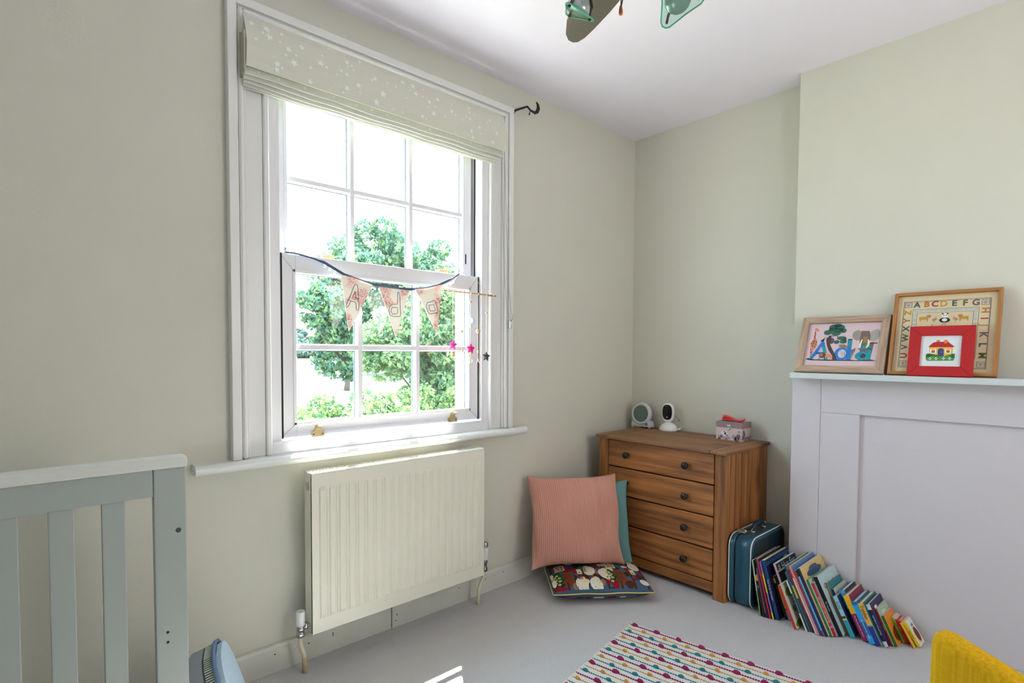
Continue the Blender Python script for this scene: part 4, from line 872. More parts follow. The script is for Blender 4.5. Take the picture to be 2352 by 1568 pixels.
# ------------------------------------------------------------------ the leaning row of children's books
def bk(q, x, a, h, dep, spine, cover, label, txt=None, tcol=(240, 240, 240), tsz=.5, bands=(), hard=False, ctxt=None, art=(), tmax=None, edge=None, tpos=.5):
    return dict(q=q, x=x, a=a, h=h, dep=dep, spine=spine, cover=cover, label=label, txt=txt, tcol=tcol, tsz=tsz, bands=bands, hard=hard, ctxt=ctxt, art=art, tmax=tmax, edge=edge, tpos=tpos)
W_, K_ = (232, 232, 226), (20, 20, 24)
BOOKS = [
 bk(1.064, -.476, 9.5, .256, .27, (190, 204, 176), (40, 62, 34), 'thin dark green picture book with a pale spine, next to the suitcase', bands=((0, .45, (96, 150, 70)),), art=((.55, .93, .16, .02, (120, 160, 40)), (.75, .95, .1, .02, (60, 90, 40)))),
 bk(1.070, -.474, 11.5, .190, .19, (22, 20, 20), (60, 80, 40), 'short black paperback with an orange top to its spine', txt='puffin', bands=((.86, 1, (232, 150, 30)),), tmax=.010, tpos=.72),
 bk(1.080, -.471, 13, .222, .21, (176, 92, 140), (40, 30, 50), 'slim pink paperback beside the orange-topped one', bands=((0, .1, (30, 30, 60)),)),
 bk(1.084, -.470, 13.6, .262, .25, (28, 40, 84), (24, 30, 60), 'slim navy picture book between the pink and red spines'),
 bk(1.091, -.469, 14.2, .270, .26, (204, 34, 34), (18, 22, 14), 'slim red-spined picture book with a dark leafy cover', art=((.5, .93, .28, .03, (104, 140, 30)), (.3, .90, .12, .02, (60, 92, 28)))),
 bk(1.099, -.463, 15, .258, .25, (140, 120, 200), (16, 18, 30), 'slim lilac and yellow spined paperback', bands=((.45, .8, (224, 214, 60)), (0, .12, (224, 214, 60)))),
 bk(1.108, -.456, 15.8, .266, .27, (30, 62, 116), (14, 26, 62), 'wide midnight blue picture book with stars on its cover', txt='Time To Say Goodnight', tsz=.5, art=((.82, .86, .1, .05, (190, 160, 90)), (.5, .93, .5, .03, (24, 70, 120)), (.3, .8, .012, .004, W_), (.6, .82, .012, .004, W_)), tmax=.017),
 bk(1.132, -.420, 18.6, .192, .19, (26, 26, 30), (96, 92, 92), 'grey-covered paperback set back behind the yellow one', bands=((.84, .96, (214, 150, 50)),), tmax=.009),
 bk(1.143, -.418, 20.2, .150, .17, (220, 186, 66), (206, 176, 70), 'small yellow storybook with a fire engine title', txt='Fire Engine', tcol=(60, 40, 20), tsz=.6, bands=((0, .28, (120, 130, 170)), (.28, .36, (170, 50, 40)))),
 bk(1.163, -.424, 21.6, .262, .23, (214, 170, 190), (20, 40, 72), 'navy picture book with white handwritten cover lettering', ctxt=('A Hug For', .046, .04, .895), edge=W_),
 bk(1.174, -.436, 22.2, .232, .24, (206, 176, 196), (10, 14, 26), 'black-covered picture book with a white edge in front of the navy one', edge=W_, tmax=.005),
 bk(1.221, -.487, 23.2, .190, .18, (196, 48, 26), (206, 208, 196), 'red-spined board book with a zebra and leaf cover, standing proud of the row', art=((.3, .78, .2, .10, (116, 140, 40)), (.55, .62, .12, .035, K_), (.45, .52, .12, .04, K_), (.3, .40, .12, .08, (110, 160, 90)), (.6, .28, .22, .12, K_), (.6, .28, .12, .06, W_), (.35, .08, .3, .08, (90, 130, 60))), tmax=.012),
 bk(1.262, -.466, 24.2, .216, .2, (228, 228, 224), (90, 110, 60), 'thin white and navy spined paperback', bands=((.35, .75, (26, 48, 110)),), tmax=.006),
 bk(1.270, -.460, 24.4, .255, .24, (28, 84, 110), (150, 170, 140), 'thin teal paperback with a pale green cover'),
 bk(1.278, -.457, 24.6, .285, .27, (36, 60, 110), (130, 170, 120), 'tall slim blue paperback with a meadow green cover', bands=((.5, .7, (214, 206, 50)),)),
 bk(1.287, -.450, 24.9, .272, .26, (230, 92, 30), (214, 186, 60), 'orange-spined paperback with a red top and yellow cover', txt='LITTLE', tcol=W_, bands=((.78, 1, (196, 30, 40)), (0, .3, (150, 20, 40))), tmax=.009),
 bk(1.299, -.460, 25.1, .266, .26, (230, 226, 222), (200, 190, 180), 'white-spined paperback left of the tall sunset-covered one', bands=((.9, 1, (196, 30, 40)),), tmax=.006),
 bk(1.308, -.462, 25.2, .295, .275, (222, 140, 140), (92, 126, 178), 'tall paperback with a pink and blue sunset cover', art=((.5, .80, .5, .05, (214, 130, 148)), (.8, .82, .07, .02, (40, 30, 50)))),
 bk(1.318, -.458, 25.2, .276, .26, (150, 60, 60), (40, 90, 96), 'dark teal covered paperback with a red and blue spine', bands=((.9, 1, (196, 30, 40)), (0, .45, (40, 70, 130))), art=((.5, .95, .3, .02, (24, 34, 40)),)),
 bk(1.328, -.456, 25.2, .252, .24, (110, 180, 220), (60, 120, 180), 'sky blue spined paperback', bands=((0, .1, (170, 30, 40)),), tmax=.006),
 bk(1.337, -.450, 25.2, .290, .27, (24, 40, 84), (214, 184, 118), 'tall navy-spined book with a sand cover and blue badge', txt='SHEEP', tcol=(222, 60, 50), art=((.5, .86, .33, .055, (44, 78, 120)), (.5, .92, .18, .03, (44, 78, 120))), tmax=.012, ctxt=('THE STORY OF', .016, .2, .865)),
 bk(1.350, -.436, 25.4, .240, .24, (34, 130, 104), (176, 206, 176), 'green-spined nature storybook with a mint cover', txt="Nature's Stories", tcol=(200, 230, 200), tsz=.5, hard=True),
 bk(1.361, -.424, 25.4, .226, .22, (214, 50, 84), (150, 170, 180), 'pink ABC book with yellow and white spine lettering', txt='ABC WHAT CAN SHE BE?', tcol=(246, 226, 150), tsz=.72, bands=((.90, 1, (206, 30, 80)), (0, .16, (196, 20, 36)), (.16, .2, (230, 150, 150)))),
 bk(1.375, -.408, 25.4, .252, .235, (12, 12, 14), (176, 202, 206), 'thick black-spined book with a pale aqua cover', txt='Oh, London', tcol=W_, tsz=.45, ctxt=('Oh, London', .030, .12, .80), hard=True, tmax=.02),
 bk(1.394, -.362, 25.2, .214, .18, (176, 118, 62), (24, 122, 132), 'tan-spined book with a teal cover', hard=True),
 bk(1.402, -.345, 24.8, .190, .17, (72, 32, 74), (190, 206, 196), 'plum-spined book with a pale cover and tiny flowers', txt='a year with you', tcol=(150, 120, 160), tsz=.5, art=((.2, .86, .05, .03, (30, 50, 60)), (.5, .65, .04, .02, (30, 60, 70)), (.2, .55, .04, .02, (30, 50, 60)))),
 bk(1.412, -.382, 25.2, .174, .18, (150, 204, 232), (36, 56, 84), 'sky blue and turquoise spined dragon storybook', txt='ZOG', tcol=(40, 70, 100), tsz=.8, bands=((0, .42, (32, 158, 178)), (.42, .46, (222, 206, 130)), (.46, .52, (40, 84, 60))), hard=True, tpos=.78),
 bk(1.432, -.338, 24.8, .192, .15, (70, 168, 224), (28, 44, 70), 'blue hardback with cream pages set back behind the row', hard=True, bands=((0, .6, (34, 60, 90)),)),
 bk(1.455, -.373, 25.6, .188, .18, (238, 188, 24), (130, 32, 70), 'maroon and yellow spined hardback', txt='The Princess and the Wizard', tcol=W_, tsz=.38, bands=((0, .60, (150, 26, 92)), (.53, .6, (150, 26, 92))), hard=True, art=((.6, .6, .3, .25, (196, 160, 110)),), tpos=.33),
 bk(1.481, -.379, 25.4, .172, .18, (30, 160, 226), (24, 96, 128), 'bright blue spined hardback', txt='The Snail and the Whale', tcol=W_, tsz=.38, bands=((.2, .52, (30, 96, 170)), (.92, 1, (30, 100, 180))), hard=True, tpos=.36),
 bk(1.506, -.378, 25.2, .174, .18, (236, 176, 74), (16, 112, 116), 'hardback with an orange and royal blue spine', txt='Tiddler', tcol=(70, 50, 30), tsz=.85, bands=((0, .46, (20, 50, 140)), (.46, .49, (40, 170, 190))), hard=True, tpos=.78),
 bk(1.530, -.358, 25.0, .173, .16, (34, 30, 84), (36, 28, 72), 'deep indigo spined hardback with white labels', txt="KIPPER'S MONSTER", tcol=(206, 206, 230), tsz=.5, bands=((0, .13, (226, 226, 230)), (.86, 1, (226, 226, 230))), hard=True, art=((.3, .86, .10, .03, W_),)),
 bk(1.549, -.331, 25.2, .152, .13, (160, 50, 46), (160, 186, 160), 'slim red-spined book with a pale green cover', tmax=.008, txt='THE SECRET', tcol=(230, 190, 160), tsz=.5, art=((.45, .72, .3, .15, (206, 216, 190)),)),
 bk(1.560, -.322, 25.4, .124, .12, (26, 124, 40), (226, 130, 36), 'green-spined board book with an orange cover', art=((.5, .3, .35, .25, (110, 44, 24)),), tmax=.010),
 bk(1.572, -.262, 26, .102, .07, (120, 170, 36), (200, 200, 180), 'small lime green board book', txt='GREEN', tcol=(210, 224, 140), tsz=.5, tmax=.011),
 bk(1.585, -.258, 26.3, .100, .068, (200, 26, 28), (200, 60, 40), 'small red board book next to the lime one', txt='DONKEY', tcol=(240, 190, 150), tsz=.5, tmax=.010),
 bk(1.596, -.254, 27.2, .096, .066, (206, 60, 30), (210, 90, 50), 'small orange-red board book', tmax=.010),
 bk(1.611, -.284, 29.6, .100, .09, (190, 34, 30), (216, 190, 50), 'thin crimson-edged card book with a yellow cover', art=((.6, .25, .3, .22, (120, 40, 20)),), tmax=.004),
 bk(1.620, -.258, 32.6, .103, .072, (232, 194, 40), (220, 222, 212), 'white board book with a red apple on its cover, last in the row', txt='Baby Food', tcol=(120, 110, 60), tsz=.5, tmax=.013, art=((.55, .38, .34, .30, (226, 196, 50)), (.58, .40, .30, .27, (110, 26, 32)), (.5, .55, .06, .04, (160, 80, 80))), ctxt=('RED', .014, .4, .75)),
]
def colm(c, r=.45): return mat('book_%d_%d_%d' % c, c, r)
placed = []
def rect_of(q, a, h, t):
    a = math.radians(a); U = (-math.sin(a), math.cos(a)); R = (math.cos(a), math.sin(a)); return (q, 0), U, R, h, t
def overlap(A, B):
    (p, U, R, h, t), (p2, U2, R2, h2, t2) = A, B
    cA = [(p[0]+U[0]*i*h+R[0]*j*t, U[1]*i*h+R[1]*j*t) for i in (0, 1) for j in (0, 1)]; cB = [(p2[0]+U2[0]*i*h2+R2[0]*j*t2, U2[1]*i*h2+R2[1]*j*t2) for i in (0, 1) for j in (0, 1)]
    for ax in (U, R, U2, R2):
        a_ = [c[0]*ax[0]+c[1]*ax[1] for c in cA]; b_ = [c[0]*ax[0]+c[1]*ax[1] for c in cB]
        if max(a_) <= min(b_)+1e-5 or max(b_) <= min(a_)+1e-5: return False
    return True
for i, B in enumerate(BOOKS):
    nq = BOOKS[i+1]['q'] if i+1 < len(BOOKS) else B['q']+.02
    t = max(.0035, (nq-B['q'])*math.cos(math.radians(B['a']))-.0008)
    if B['tmax']: t = min(t, B['tmax'])
    q = B['q']
    def bad(q): return any(overlap(r, rect_of(q, B['a'], B['h'], t)) for r in placed[-6:])
    while bad(q): q += .0005
    placed.append(rect_of(q, B['a'], B['h'], t)); a = math.radians(B['a']); dep = min(B['dep'], -.19-B['x'])
    Mx = frameM((B['x'], -q, .0005), (0, -math.cos(a), math.sin(a)), (0, math.sin(a), math.cos(a)))
    o = thing('book', B['label'], 'book', M=Mx, group='row of children\'s books along the fireplace')
    ct = .0022 if B['hard'] else .0008; h = B['h']; ov = .003 if B['hard'] else 0
    sm, cmx = colm(B['spine']), colm(B['cover'])
    b = newbm(); bx(b, 0, t, 0, ct, 0, h, .0006, 1, mi=0); bx(b, t-ct, t, ct*.8, dep, 0, h, .0004, 1, mi=1); bx(b, 0, ct, ct*.8, dep, 0, h, .0004, 1, mi=1)
    obj('cover', b, [sm, cmx], o)
    if t > 2*ct+.0004: obj('pages', box(ct, t-ct, ct, dep-ov-.0005, ov, h-ov), PAPER, o)
    bb = [(0, 1, None)]
    if B['bands']:
        for kk, (z0_, z1_, c_) in enumerate(B['bands']):
            P = Print(-.0001); P.rect(.0004, t-.0004, z0_*h+.0004, z1_*h-.0004, colm(c_), 1+kk); P.build(o, 'spine_band')
    if B['txt'] and t > .004:
        w_ = len(B['txt'])*.58; size = min(t*B['tsz']*1.15, h*.62/w_ if len(B['txt']) > 8 else h*.3/w_*2)
        lettering(B['txt'], size, colm(B['tcol']), o, TXZ(t/2, -.0006, h*(B['tpos'] if B['tpos'] != .5 or len(B['txt']) > 8 else .6), -PI/2), name='spine_lettering', ext=.0001)
    # right-hand cover art (plane local YZ at x=t, facing +X)
    MC_ = Matrix.Translation((t, 0, 0)) @ Matrix.Rotation(PI/2, 4, 'Z')     # local X -> Y(depth), -Y -> +X
    if B['art'] or B['edge']:
        P = Print(-.0001)
        for k, (u, v, ru, rv, c_) in enumerate(B['art']):
            ru, rv = ru*dep, rv*h; u_ = min(max(u*dep, ru), dep-ru); v_ = min(max(v*h, rv), h-rv)
            if ru > .45*dep: P.rect(u_-ru, u_+ru, v_-rv, v_+rv, colm(c_), 1)
            else: P.ell(u_, v_, ru, rv, colm(c_), 2+k % 2)
        if B['edge']:
            for (x0_, x1_, z0_, z1_) in ((0.0005, dep, h-.004, h-.0006), (.0005, .004, .001, h-.001)): P.rect(x0_, x1_, z0_, z1_, colm(B['edge']), 1)
        P.build(o, 'cover_art', MC_)
    if B['ctxt']:
        s_, sz, u, v = B['ctxt']; lettering(s_, sz, colm(W_ if sum(B['cover']) < 300 else (60, 60, 66)), o, MC_ @ TXZ(u*dep, -.0008, v*h), align='LEFT', ext=.0001, name='cover_lettering', shear=.25)

# ------------------------------------------------------------------ cushions
def pillow(Wd, Hd, T, nu, nv, ribs=0, ribh=.0016, wr=.006, pinch=.05, seed=1, pw=.42, flat=0.):
    """centre at origin, X width, Z height, -Y front"""
    rg = random.Random(seed); ph = [rg.uniform(0, 6.28) for _ in range(8)]
    b = newbm(); sides = []
    for s in (-1, 1):
        grid = []
        for j in range(nv+1):
            row = []
            for i in range(nu+1):
                u, v = -1+2*i/nu, -1+2*j/nv
                e = max(0, (1-abs(u)**2.6)*(1-abs(v)**2.6))**pw
                x = u*Wd/2*(1-pinch*(1-abs(v)**2.5)*abs(u)); z = v*Hd/2*(1-pinch*(1-abs(u)**2.5)*abs(v))
                wv = wr*(math.sin(3.1*u+2.3*v+ph[0])*.5+math.sin(5.3*v-2.9*u+ph[1])*.4+math.sin(8*u+6*v+ph[2])*.22)*min(1, e*1.4)
                edge = (1-e)*wr*1.1*(math.sin(5*v+ph[3])*abs(u)**6+math.sin(4.3*u+ph[4])*abs(v)**6)
                y = s*(T/2*e)+wv*(.6 if s < 0 else .2)+edge
                if ribs: y += s*ribh*(abs(math.sin(PI*ribs*(i/nu)))**.55)*(.4+.6*min(1, e*2))
                row.append(b.verts.new((x, y, z)))
            grid.append(row)
        for j in range(nv):
            for i in range(nu):
                q = (grid[j][i], grid[j][i+1], grid[j+1][i+1], grid[j+1][i]); f_ = b.faces.new(q if s < 0 else q[::-1]); f_.smooth = True
        sides.append(grid)
    # join rims
    bmesh.ops.remove_doubles(b, verts=b.verts, dist=.0001)
    return b
# pink corduroy, leaning in the corner above the patterned one
def cushM(bl_, br_, tl_, tr_):
    bl_, br_, tl_, tr_ = map(Vector, (bl_, br_, tl_, tr_)); c = (bl_+br_+tl_+tr_)/4
    return frameM(c, (br_-bl_+tr_-tl_), (tl_-bl_+tr_-br_))
BLc, BRc, TLc, TRc = (-1.062, -.150, .125), (-.660, -.418, .115), (-.995, -.062, .545), (-.606, -.318, .55)
pk = obj('cushion', pillow(.505, .478, .15, 480, 72, ribs=44, ribh=.0050, wr=.022, pinch=.085, seed=3), mat('salmon_corduroy', (204, 152, 136), .95, bump=.2, bscale=900, spec=.15))
pk.matrix_world = cushM(BLc, BRc, TLc, TRc)
tag(pk, 'salmon pink corduroy cushion propped in the corner on the printed one', 'cushion')
tl = obj('cushion.001', pillow(.37, .47, .07, 60, 60, wr=.012, pinch=.07, seed=8), mat('teal_cushion_cloth', (110, 156, 156), .95, bump=.5, bscale=700, spec=.1))
tl.matrix_world = cushM((-.750, -.115, .07), (-.502, -.404, .060), (-.780, -.075, .495), (-.570, -.335, .498))
tag(tl, 'teal woven cushion wedged between the pink cushion and the chest', 'cushion')
# printed cushion lying on the floor
def patternmat():
    m = mat('print_ground_blue', (72, 94, 118), .9, bump=.2, bscale=700, spec=.1); return m
pc = thing('cushion.002', 'printed patchwork cushion with geese and cottages lying on the carpet', 'cushion', M=frameM((-.805, -.357, .0), (.78, -.62, 0), (0, 0, 1)))
TT = .105; PW, PD = .50, .38
def top_h(x, y):
    u, v = 2*x/PW, 2*y/PD; e = max(0, (1-min(1, abs(u))**2.6)*(1-min(1, abs(v))**2.6))**.42
    return TT/2*e
b = pillow(PW, PD, TT, 56, 48, wr=0, pinch=0., seed=5)
obj('cover', b, patternmat(), pc, M=Matrix.Translation((0, 0, TT/2+.001)) @ Matrix.Rotation(-PI/2, 4, 'X'))
# patchwork: strips following the cushion's surface
class Patch:
    def __init__(s): s.bm = newbm(); s.m = []
    def mi(s, m):
        if m not in s.m: s.m.append(m)
        return s.m.index(m)
    def grid(s, fn, nu, nv, m, l):
        mi = s.mi(m); g = []
        for j in range(nv+1):
            r = []
            for i in range(nu+1):
                x, y = fn(i/nu, j/nv); x = max(-PW/2+.006, min(PW/2-.006, x)); y = max(-PD/2+.006, min(PD/2-.006, y))
                r.append(s.bm.verts.new((x, y, TT/2+.001+top_h(x, y)+.0008+l*.0004)))
            g.append(r)
        for j in range(nv):
            for i in range(nu):
                try: f_ = s.bm.faces.new((g[j][i], g[j][i+1], g[j+1][i+1], g[j+1][i])); f_.material_index = mi; f_.smooth = True
                except Exception: pass
    def rect(s, x0, x1, y0, y1, m, l=1, nu=4, nv=4): s.grid(lambda u, v: (x0+(x1-x0)*u, y0+(y1-y0)*v), nu, nv, m, l)
    def ell(s, cx, cy, rx, ry, m, l=2, rot=0, nu=10):
        if max(rx, ry) > .009: rx, ry = rx*1.2, ry*1.2
        s.grid(lambda u, v: (cx+v*(rx*math.cos(2*PI*u)*math.cos(rot)-ry*math.sin(2*PI*u)*math.sin(rot)), cy+v*(rx*math.cos(2*PI*u)*math.sin(rot)+ry*math.sin(2*PI*u)*math.cos(rot))), nu, 2, m, l)
    def quad(s, p, m, l=2): s.grid(lambda u, v: tuple((p[0][k]*(1-u)+p[1][k]*u)*(1-v)+(p[3][k]*(1-u)+p[2][k]*u)*v for k in (0, 1)), 3, 3, m, l)
PA = Patch()
pb = lambda n, c_: mat('cloth_'+n, c_, .9, spec=.1)
cBR, cBK, cCR, cRD, cGN, cGD, cWH, cYE, cLB, cDK, cTN = pb('brown', (84, 44, 34)), pb('basket', (122, 66, 44)), pb('cream', (222, 204, 150)), pb('red', (150, 24, 34)), pb('leaf', (44, 84, 50)), pb('deep_leaf', (30, 60, 40)), pb('goose', (220, 218, 204)), pb('daisy', (228, 210, 140)), pb('sky', (92, 122, 150)), pb('line', (44, 34, 34)), pb('feather', (142, 112, 90))
for k in range(8):
    x = -.235+k*.066; PA.rect(x-.005, x+.005, -.186, .186, cBR, 2, 1, 30)
def basket(x, y):
    PA.ell(x, y, .030, .058, cBK, 3)
    for j in range(5): PA.rect(x-.018, x+.018, y-.034+j*.017, y-.032+j*.017, cBR, 4, 4, 1)
    for i in range(3): PA.rect(x-.012+i*.012-.001, x-.012+i*.012+.001, y-.036, y+.036, cBR, 4, 1, 6)
def flowers(x, y):
    PA.ell(x, y, .031, .068, cGD, 3); PA.ell(x+.004, y+.02, .022, .04, cGN, 4)
    for (dx, dy) in ((-.012, .03), (.010, .018), (-.008, .004), (.010, -.012), (-.012, -.024), (.004, -.04), (.0, .046)):
        for q in range(5): PA.ell(x+dx+.0055*math.cos(q*1.257), y+dy+.0055*math.sin(q*1.257), .0034, .0034, cYE, 6, nu=6)
        PA.ell(x+dx, y+dy, .0024, .0024, cDK, 7, nu=6)
def goose(x, y, s=1):
    PA.ell(x, y, .029, .048, cDK, 3, .15*s); PA.ell(x, y, .026, .045, cWH, 4, .15*s); PA.ell(x+.006*s, y+.044, .013, .015, cWH, 4); PA.ell(x+.012*s, y+.03, .004, .010, cYE, 5); PA.ell(x+.003*s, y-.002, .009, .024, cYE, 5, .2*s); PA.ell(x+.001*s, y-.002, .008, .022, cWH, 6, .2*s)
def house(x, y, r=0):
    PA.quad([(x-.022, y+.012), (x-.004, y+.028), (x-.004, y-.016), (x-.024, y-.02)], cRD, 4); PA.rect(x-.004, x+.020, y-.028, y+.028, cCR, 4); PA.ell(x+.006, y-.014, .006, .006, cLB, 6, nu=8); PA.rect(x+.004, x+.016, y+.006, y+.022, cWH, 5); PA.ell(x-.012, y+.04, .010, .010, cRD, 4)
def heartcloth(x, y):
    PA.rect(x-.026, x+.026, y-.034, y+.034, cCR, 3)
    for j in range(6): PA.rect(x-.020, x+.020, y-.026+j*.0095, y-.0235+j*.0095, cLB, 4, 3, 1)
    for (dx, dy) in ((-.01, .016), (.012, .008), (-.006, -.01), (.012, -.018)): PA.ell(x+dx, y+dy, .0055, .0055, cRD, 5, nu=8)
for xo in (0, .33):
    flowers(-.215+xo*.80, -.105); basket(-.165+xo*.80, -.10); heartcloth(-.19+xo*.80, .02) 
house(-.105, -.045); goose(.028, -.075); house(.17, -.05)
PA.ell(-.025, -.065, .018, .05, cTN, 3); PA.ell(-.02, -.10, .012, .022, cBR, 4)
goose(-.045, -.04, -1); goose(-.10, -.16, 1); PA.ell(.0, .005, .012, .012, cRD, 4); PA.ell(-.10, -.11, .012, .012, cRD, 4); PA.ell(.03, -.145, .012, .012, cRD, 4); PA.ell(.17, -.12, .011, .011, cRD, 4)
flowers(-.06, .10); basket(.0, .11); goose(.06, .08); goose(-.13, .10, -1); PA.ell(.215, -.14, .02, .02, cWH, 4); goose(-.03, -.165, 1); PA.rect(-.075, -.058, -.06, .0, cCR, 4); goose(.205, .03, -1); heartcloth(.19, .11); heartcloth(.09, .13)
for (x, y, a_, b_, m_, l_) in ((-.24, -.15, .012, .02, cGD, 2), (-.20, -.175, .02, .010, cRD, 3), (-.135, -.165, .012, .018, cTN, 2), (-.13, -.10, .012, .02, cGD, 2), (-.075, -.10, .018, .03, cBR, 2), (-.075, -.14, .012, .016, cCR, 3), (.0, -.10, .013, .022, cGD, 2), (.0, -.15, .014, .018, cTN, 2), (.065, -.165, .014, .016, cRD, 3), (.065, -.03, .014, .024, cCR, 2), (.135, -.16, .018, .02, cBR, 2), (.135, -.08, .014, .02, cGD, 2), (.2, -.09, .016, .026, cBR, 2), (.225, -.03, .010, .02, cRD, 3), (-.15, -.01, .018, .02, cRD, 2), (-.24, -.05, .010, .03, cCR, 2), (.1, -.01, .02, .016, cGD, 2), (.15, .01, .014, .014, cCR, 3), (-.04, .03, .018, .02, cBR, 2), (.03, .03, .018, .016, cCR, 2), (-.10, .03, .016, .018, cGD, 2), (-.22, .09, .02, .03, cBR, 2), (.13, .07, .014, .02, cRD, 2), (.235, .07, .012, .03, cCR, 2), (-.16, .15, .02, .02, cBK, 2), (-.09, .16, .02, .014, cRD, 2), (.0, .17, .03, .012, cTN, 2)): PA.ell(x, y, a_, b_, m_, l_)
PA.ell(-.235, -.12, .010, .03, cWH, 4); PA.ell(-.225, -.17, .012, .010, cRD, 5)
o = obj('patchwork_print', PA.bm, PA.m, pc, recalc=False)
obj('spine_lettering', textmesh('EGGS', .022, cDK, 'CENTER', .0002), None, pc, M=Matrix.Translation((-.067, -.03, TT+.0035)) @ Matrix.Rotation(PI/2, 4, 'Z')).name = 'printed_lettering'
# underside front strip colours
PB = newbm(); rim = []
for k in range(120):
    a = 2*PI*k/120; c_, s_ = math.cos(a), math.sin(a); m_ = max(abs(c_), abs(s_)); rim.append((c_/m_*PW/2*1.0, s_/m_*PD/2*1.0, TT/2+.001+.0015*math.sin(a*9)))
tube(PB, rim, .0028, 6, closed=True); obj('piping', PB, mat('yellow_piping', (226, 200, 118), .7), pc)
PB = newbm()
for k, x in enumerate(np.linspace(-.22, .2, 9)): pass
PU = Patch(); 
def under(x0, x1, d0, d1, m):
    mi = PU.mi(m); g = []
    for j in range(4):
        r = []
        for i in range(4):
            x = x0+(x1-x0)*i/3; y = -PD/2+d0+(d1-d0)*j/3; r.append(PU.bm.verts.new((x, y-.0006, TT/2-top_h(x, y)-.0006)))
        g.append(r)
    for j in range(3):
        for i in range(3): f_ = PU.bm.faces.new((g[j][i], g[j+1][i], g[j+1][i+1], g[j][i+1])); f_.material_index = mi
for (x0_, x1_, m_) in ((-.22, -.19, cRD), (-.175, -.14, cTN), (-.13, -.10, cGN), (-.09, -.06, cBK), (-.05, .0, cWH), (.02, .06, cRD), (.08, .11, cWH), (.12, .15, cTN), (.16, .19, cGN), (.2, .22, cBR)): under(x0_, x1_, .004, .03, m_)
obj('underside_print', PU.bm, PU.m, pc, recalc=False)

# ------------------------------------------------------------------ rug
rg = thing('rug', 'cream woven rug with crimson, mustard and teal bobble rows', 'rug', M=frameM((-.983, -.711, .0005), (-.9855, -.1695, 0), (0, 0, 1)))
# local X runs along the hem edge (toward camera side), local -Y... compute: lx=(-.9855,-.17), ly = lz x lx = (.1695,-.9855)
RC, RM, RT = mat('rug_crimson', (150, 28, 84), .9, bump=.4, bscale=500), mat('rug_mustard', (206, 150, 62), .9, bump=.4, bscale=500), mat('rug_teal', (44, 128, 140), .9, bump=.4, bscale=500)
RGX, RGY = 1.15, .92
def weave():
    m = mat('rug_cream', (226, 224, 218), .95, bump=.6, bscale=700, var=.08, vscale=300); return m
obj('woven_ground', box(0, RGX, 0, RGY, 0, .006, .002), weave(), rg)
obj('hem', box(-.002, RGX, -.004, .006, 0, .008, .003), mat('rug_hem', (224, 218, 206), .95), rg)
bob = {}
for key, m, r in (('c', RC, .0118), ('m', RM, .0092), ('t', RT, .0094)):
    b = newbm(); ball(b, (0, 0, 0), r, 8, 6, (.75, 1.25, .85)); 
    for v in b.verts: v.co *= 1+random.uniform(-.12, .12)
    bob[key] = finish(b, 'bobble', m)
dash = {}
for key, m, r in (('c', RC, .0038), ('m', RM, .0025), ('t', RT, .0030)):
    b = newbm(); n = int(RGY/.0095)
    for i in range(n):
        y = .003+i*.0095; L_h = .0042
        vs = [b.verts.new((dx*r, y+dy, dz)) for dy, kk in ((-L_h, .5), (0, 1), (L_h, .5)) for dx, dz in ((-kk, 0), (0, r*1.5*kk), (kk, 0))]
        for j in (0, 3):
            b.faces.new((vs[j], vs[j+1], vs[j+4], vs[j+3])); b.faces.new((vs[j+1], vs[j+2], vs[j+5], vs[j+4]))
    dash[key] = finish(b, 'yarn_row', m)
off = [.022, .078, .028, .088, .030, .084]
for i in range(36):
    key = 'cmt'[i % 3]; x = .020+i*.0312
    r_ = obj('yarn_row', dash[key], None, rg, M=Matrix.Translation((x, 0, .006)))
    if i < 26:
        s = off[i % 6]; 
        for j in range(9):
            y = s+j*.0985+.004*math.sin(i*3+j)
            if y > RGY-.02: break
            obj('bobble', bob[key], None, r_, M=Matrix.Translation((0, y, .003)) @ Matrix.Rotation(random.uniform(-.3, .3), 4, 'Z'))

# ------------------------------------------------------------------ crib end panel
cr = thing('crib_end', 'grey painted slatted cot end panel standing before the wall at the left', 'crib', loc=(-3.06, -.5, 0)); co = (-3.06, -.5, 0)
def cp_(name, b, m=CRIBM): return obj(name, V(b, co), m, cr)
yA, yBb = -.500, -.472
cp_('post', box(-2.765, -2.693, yA, yBb, 0, .921, .003)); cp_('post', box(-3.43, -3.358, yA, yBb, 0, .921, .003))
cp_('top_board', box(-3.357, -2.766, yA+.001, yBb, .851, .921, .002)); cp_('bottom_board', box(-3.357, -2.766, yA+.001, yBb, .22, .30, .002))
cp_('cap_rail', box(-3.44, -2.690, yA-.012, yBb+.012, .921, .950, .010, 4), CRIBT)
for x in (-2.848, -2.947, -3.046, -3.145, -3.244, -3.325): 
    cp_('slat', box(x-.0235, x+.0235, yA+.006, yBb-.004, .299, .852, .0025))
b = newbm(); lathe(b, [(.0065, yA-.0008), (.0068, yA+.001), (.004, yA-.0009)], (-2.712, 0, .755), 'Y', 14); cp_('bolt_hole', b, mat('bolt_hole_dark', (60, 72, 78), .5, .3))
for z in (.492, .466): cp_('screw_hole', lathe(newbm(), [(.0035, yA-.0006), (.0035, yA+.002)], (-2.740, 0, z), 'Y', 12), mat('screw_hole_dark', (40, 34, 30), .8))

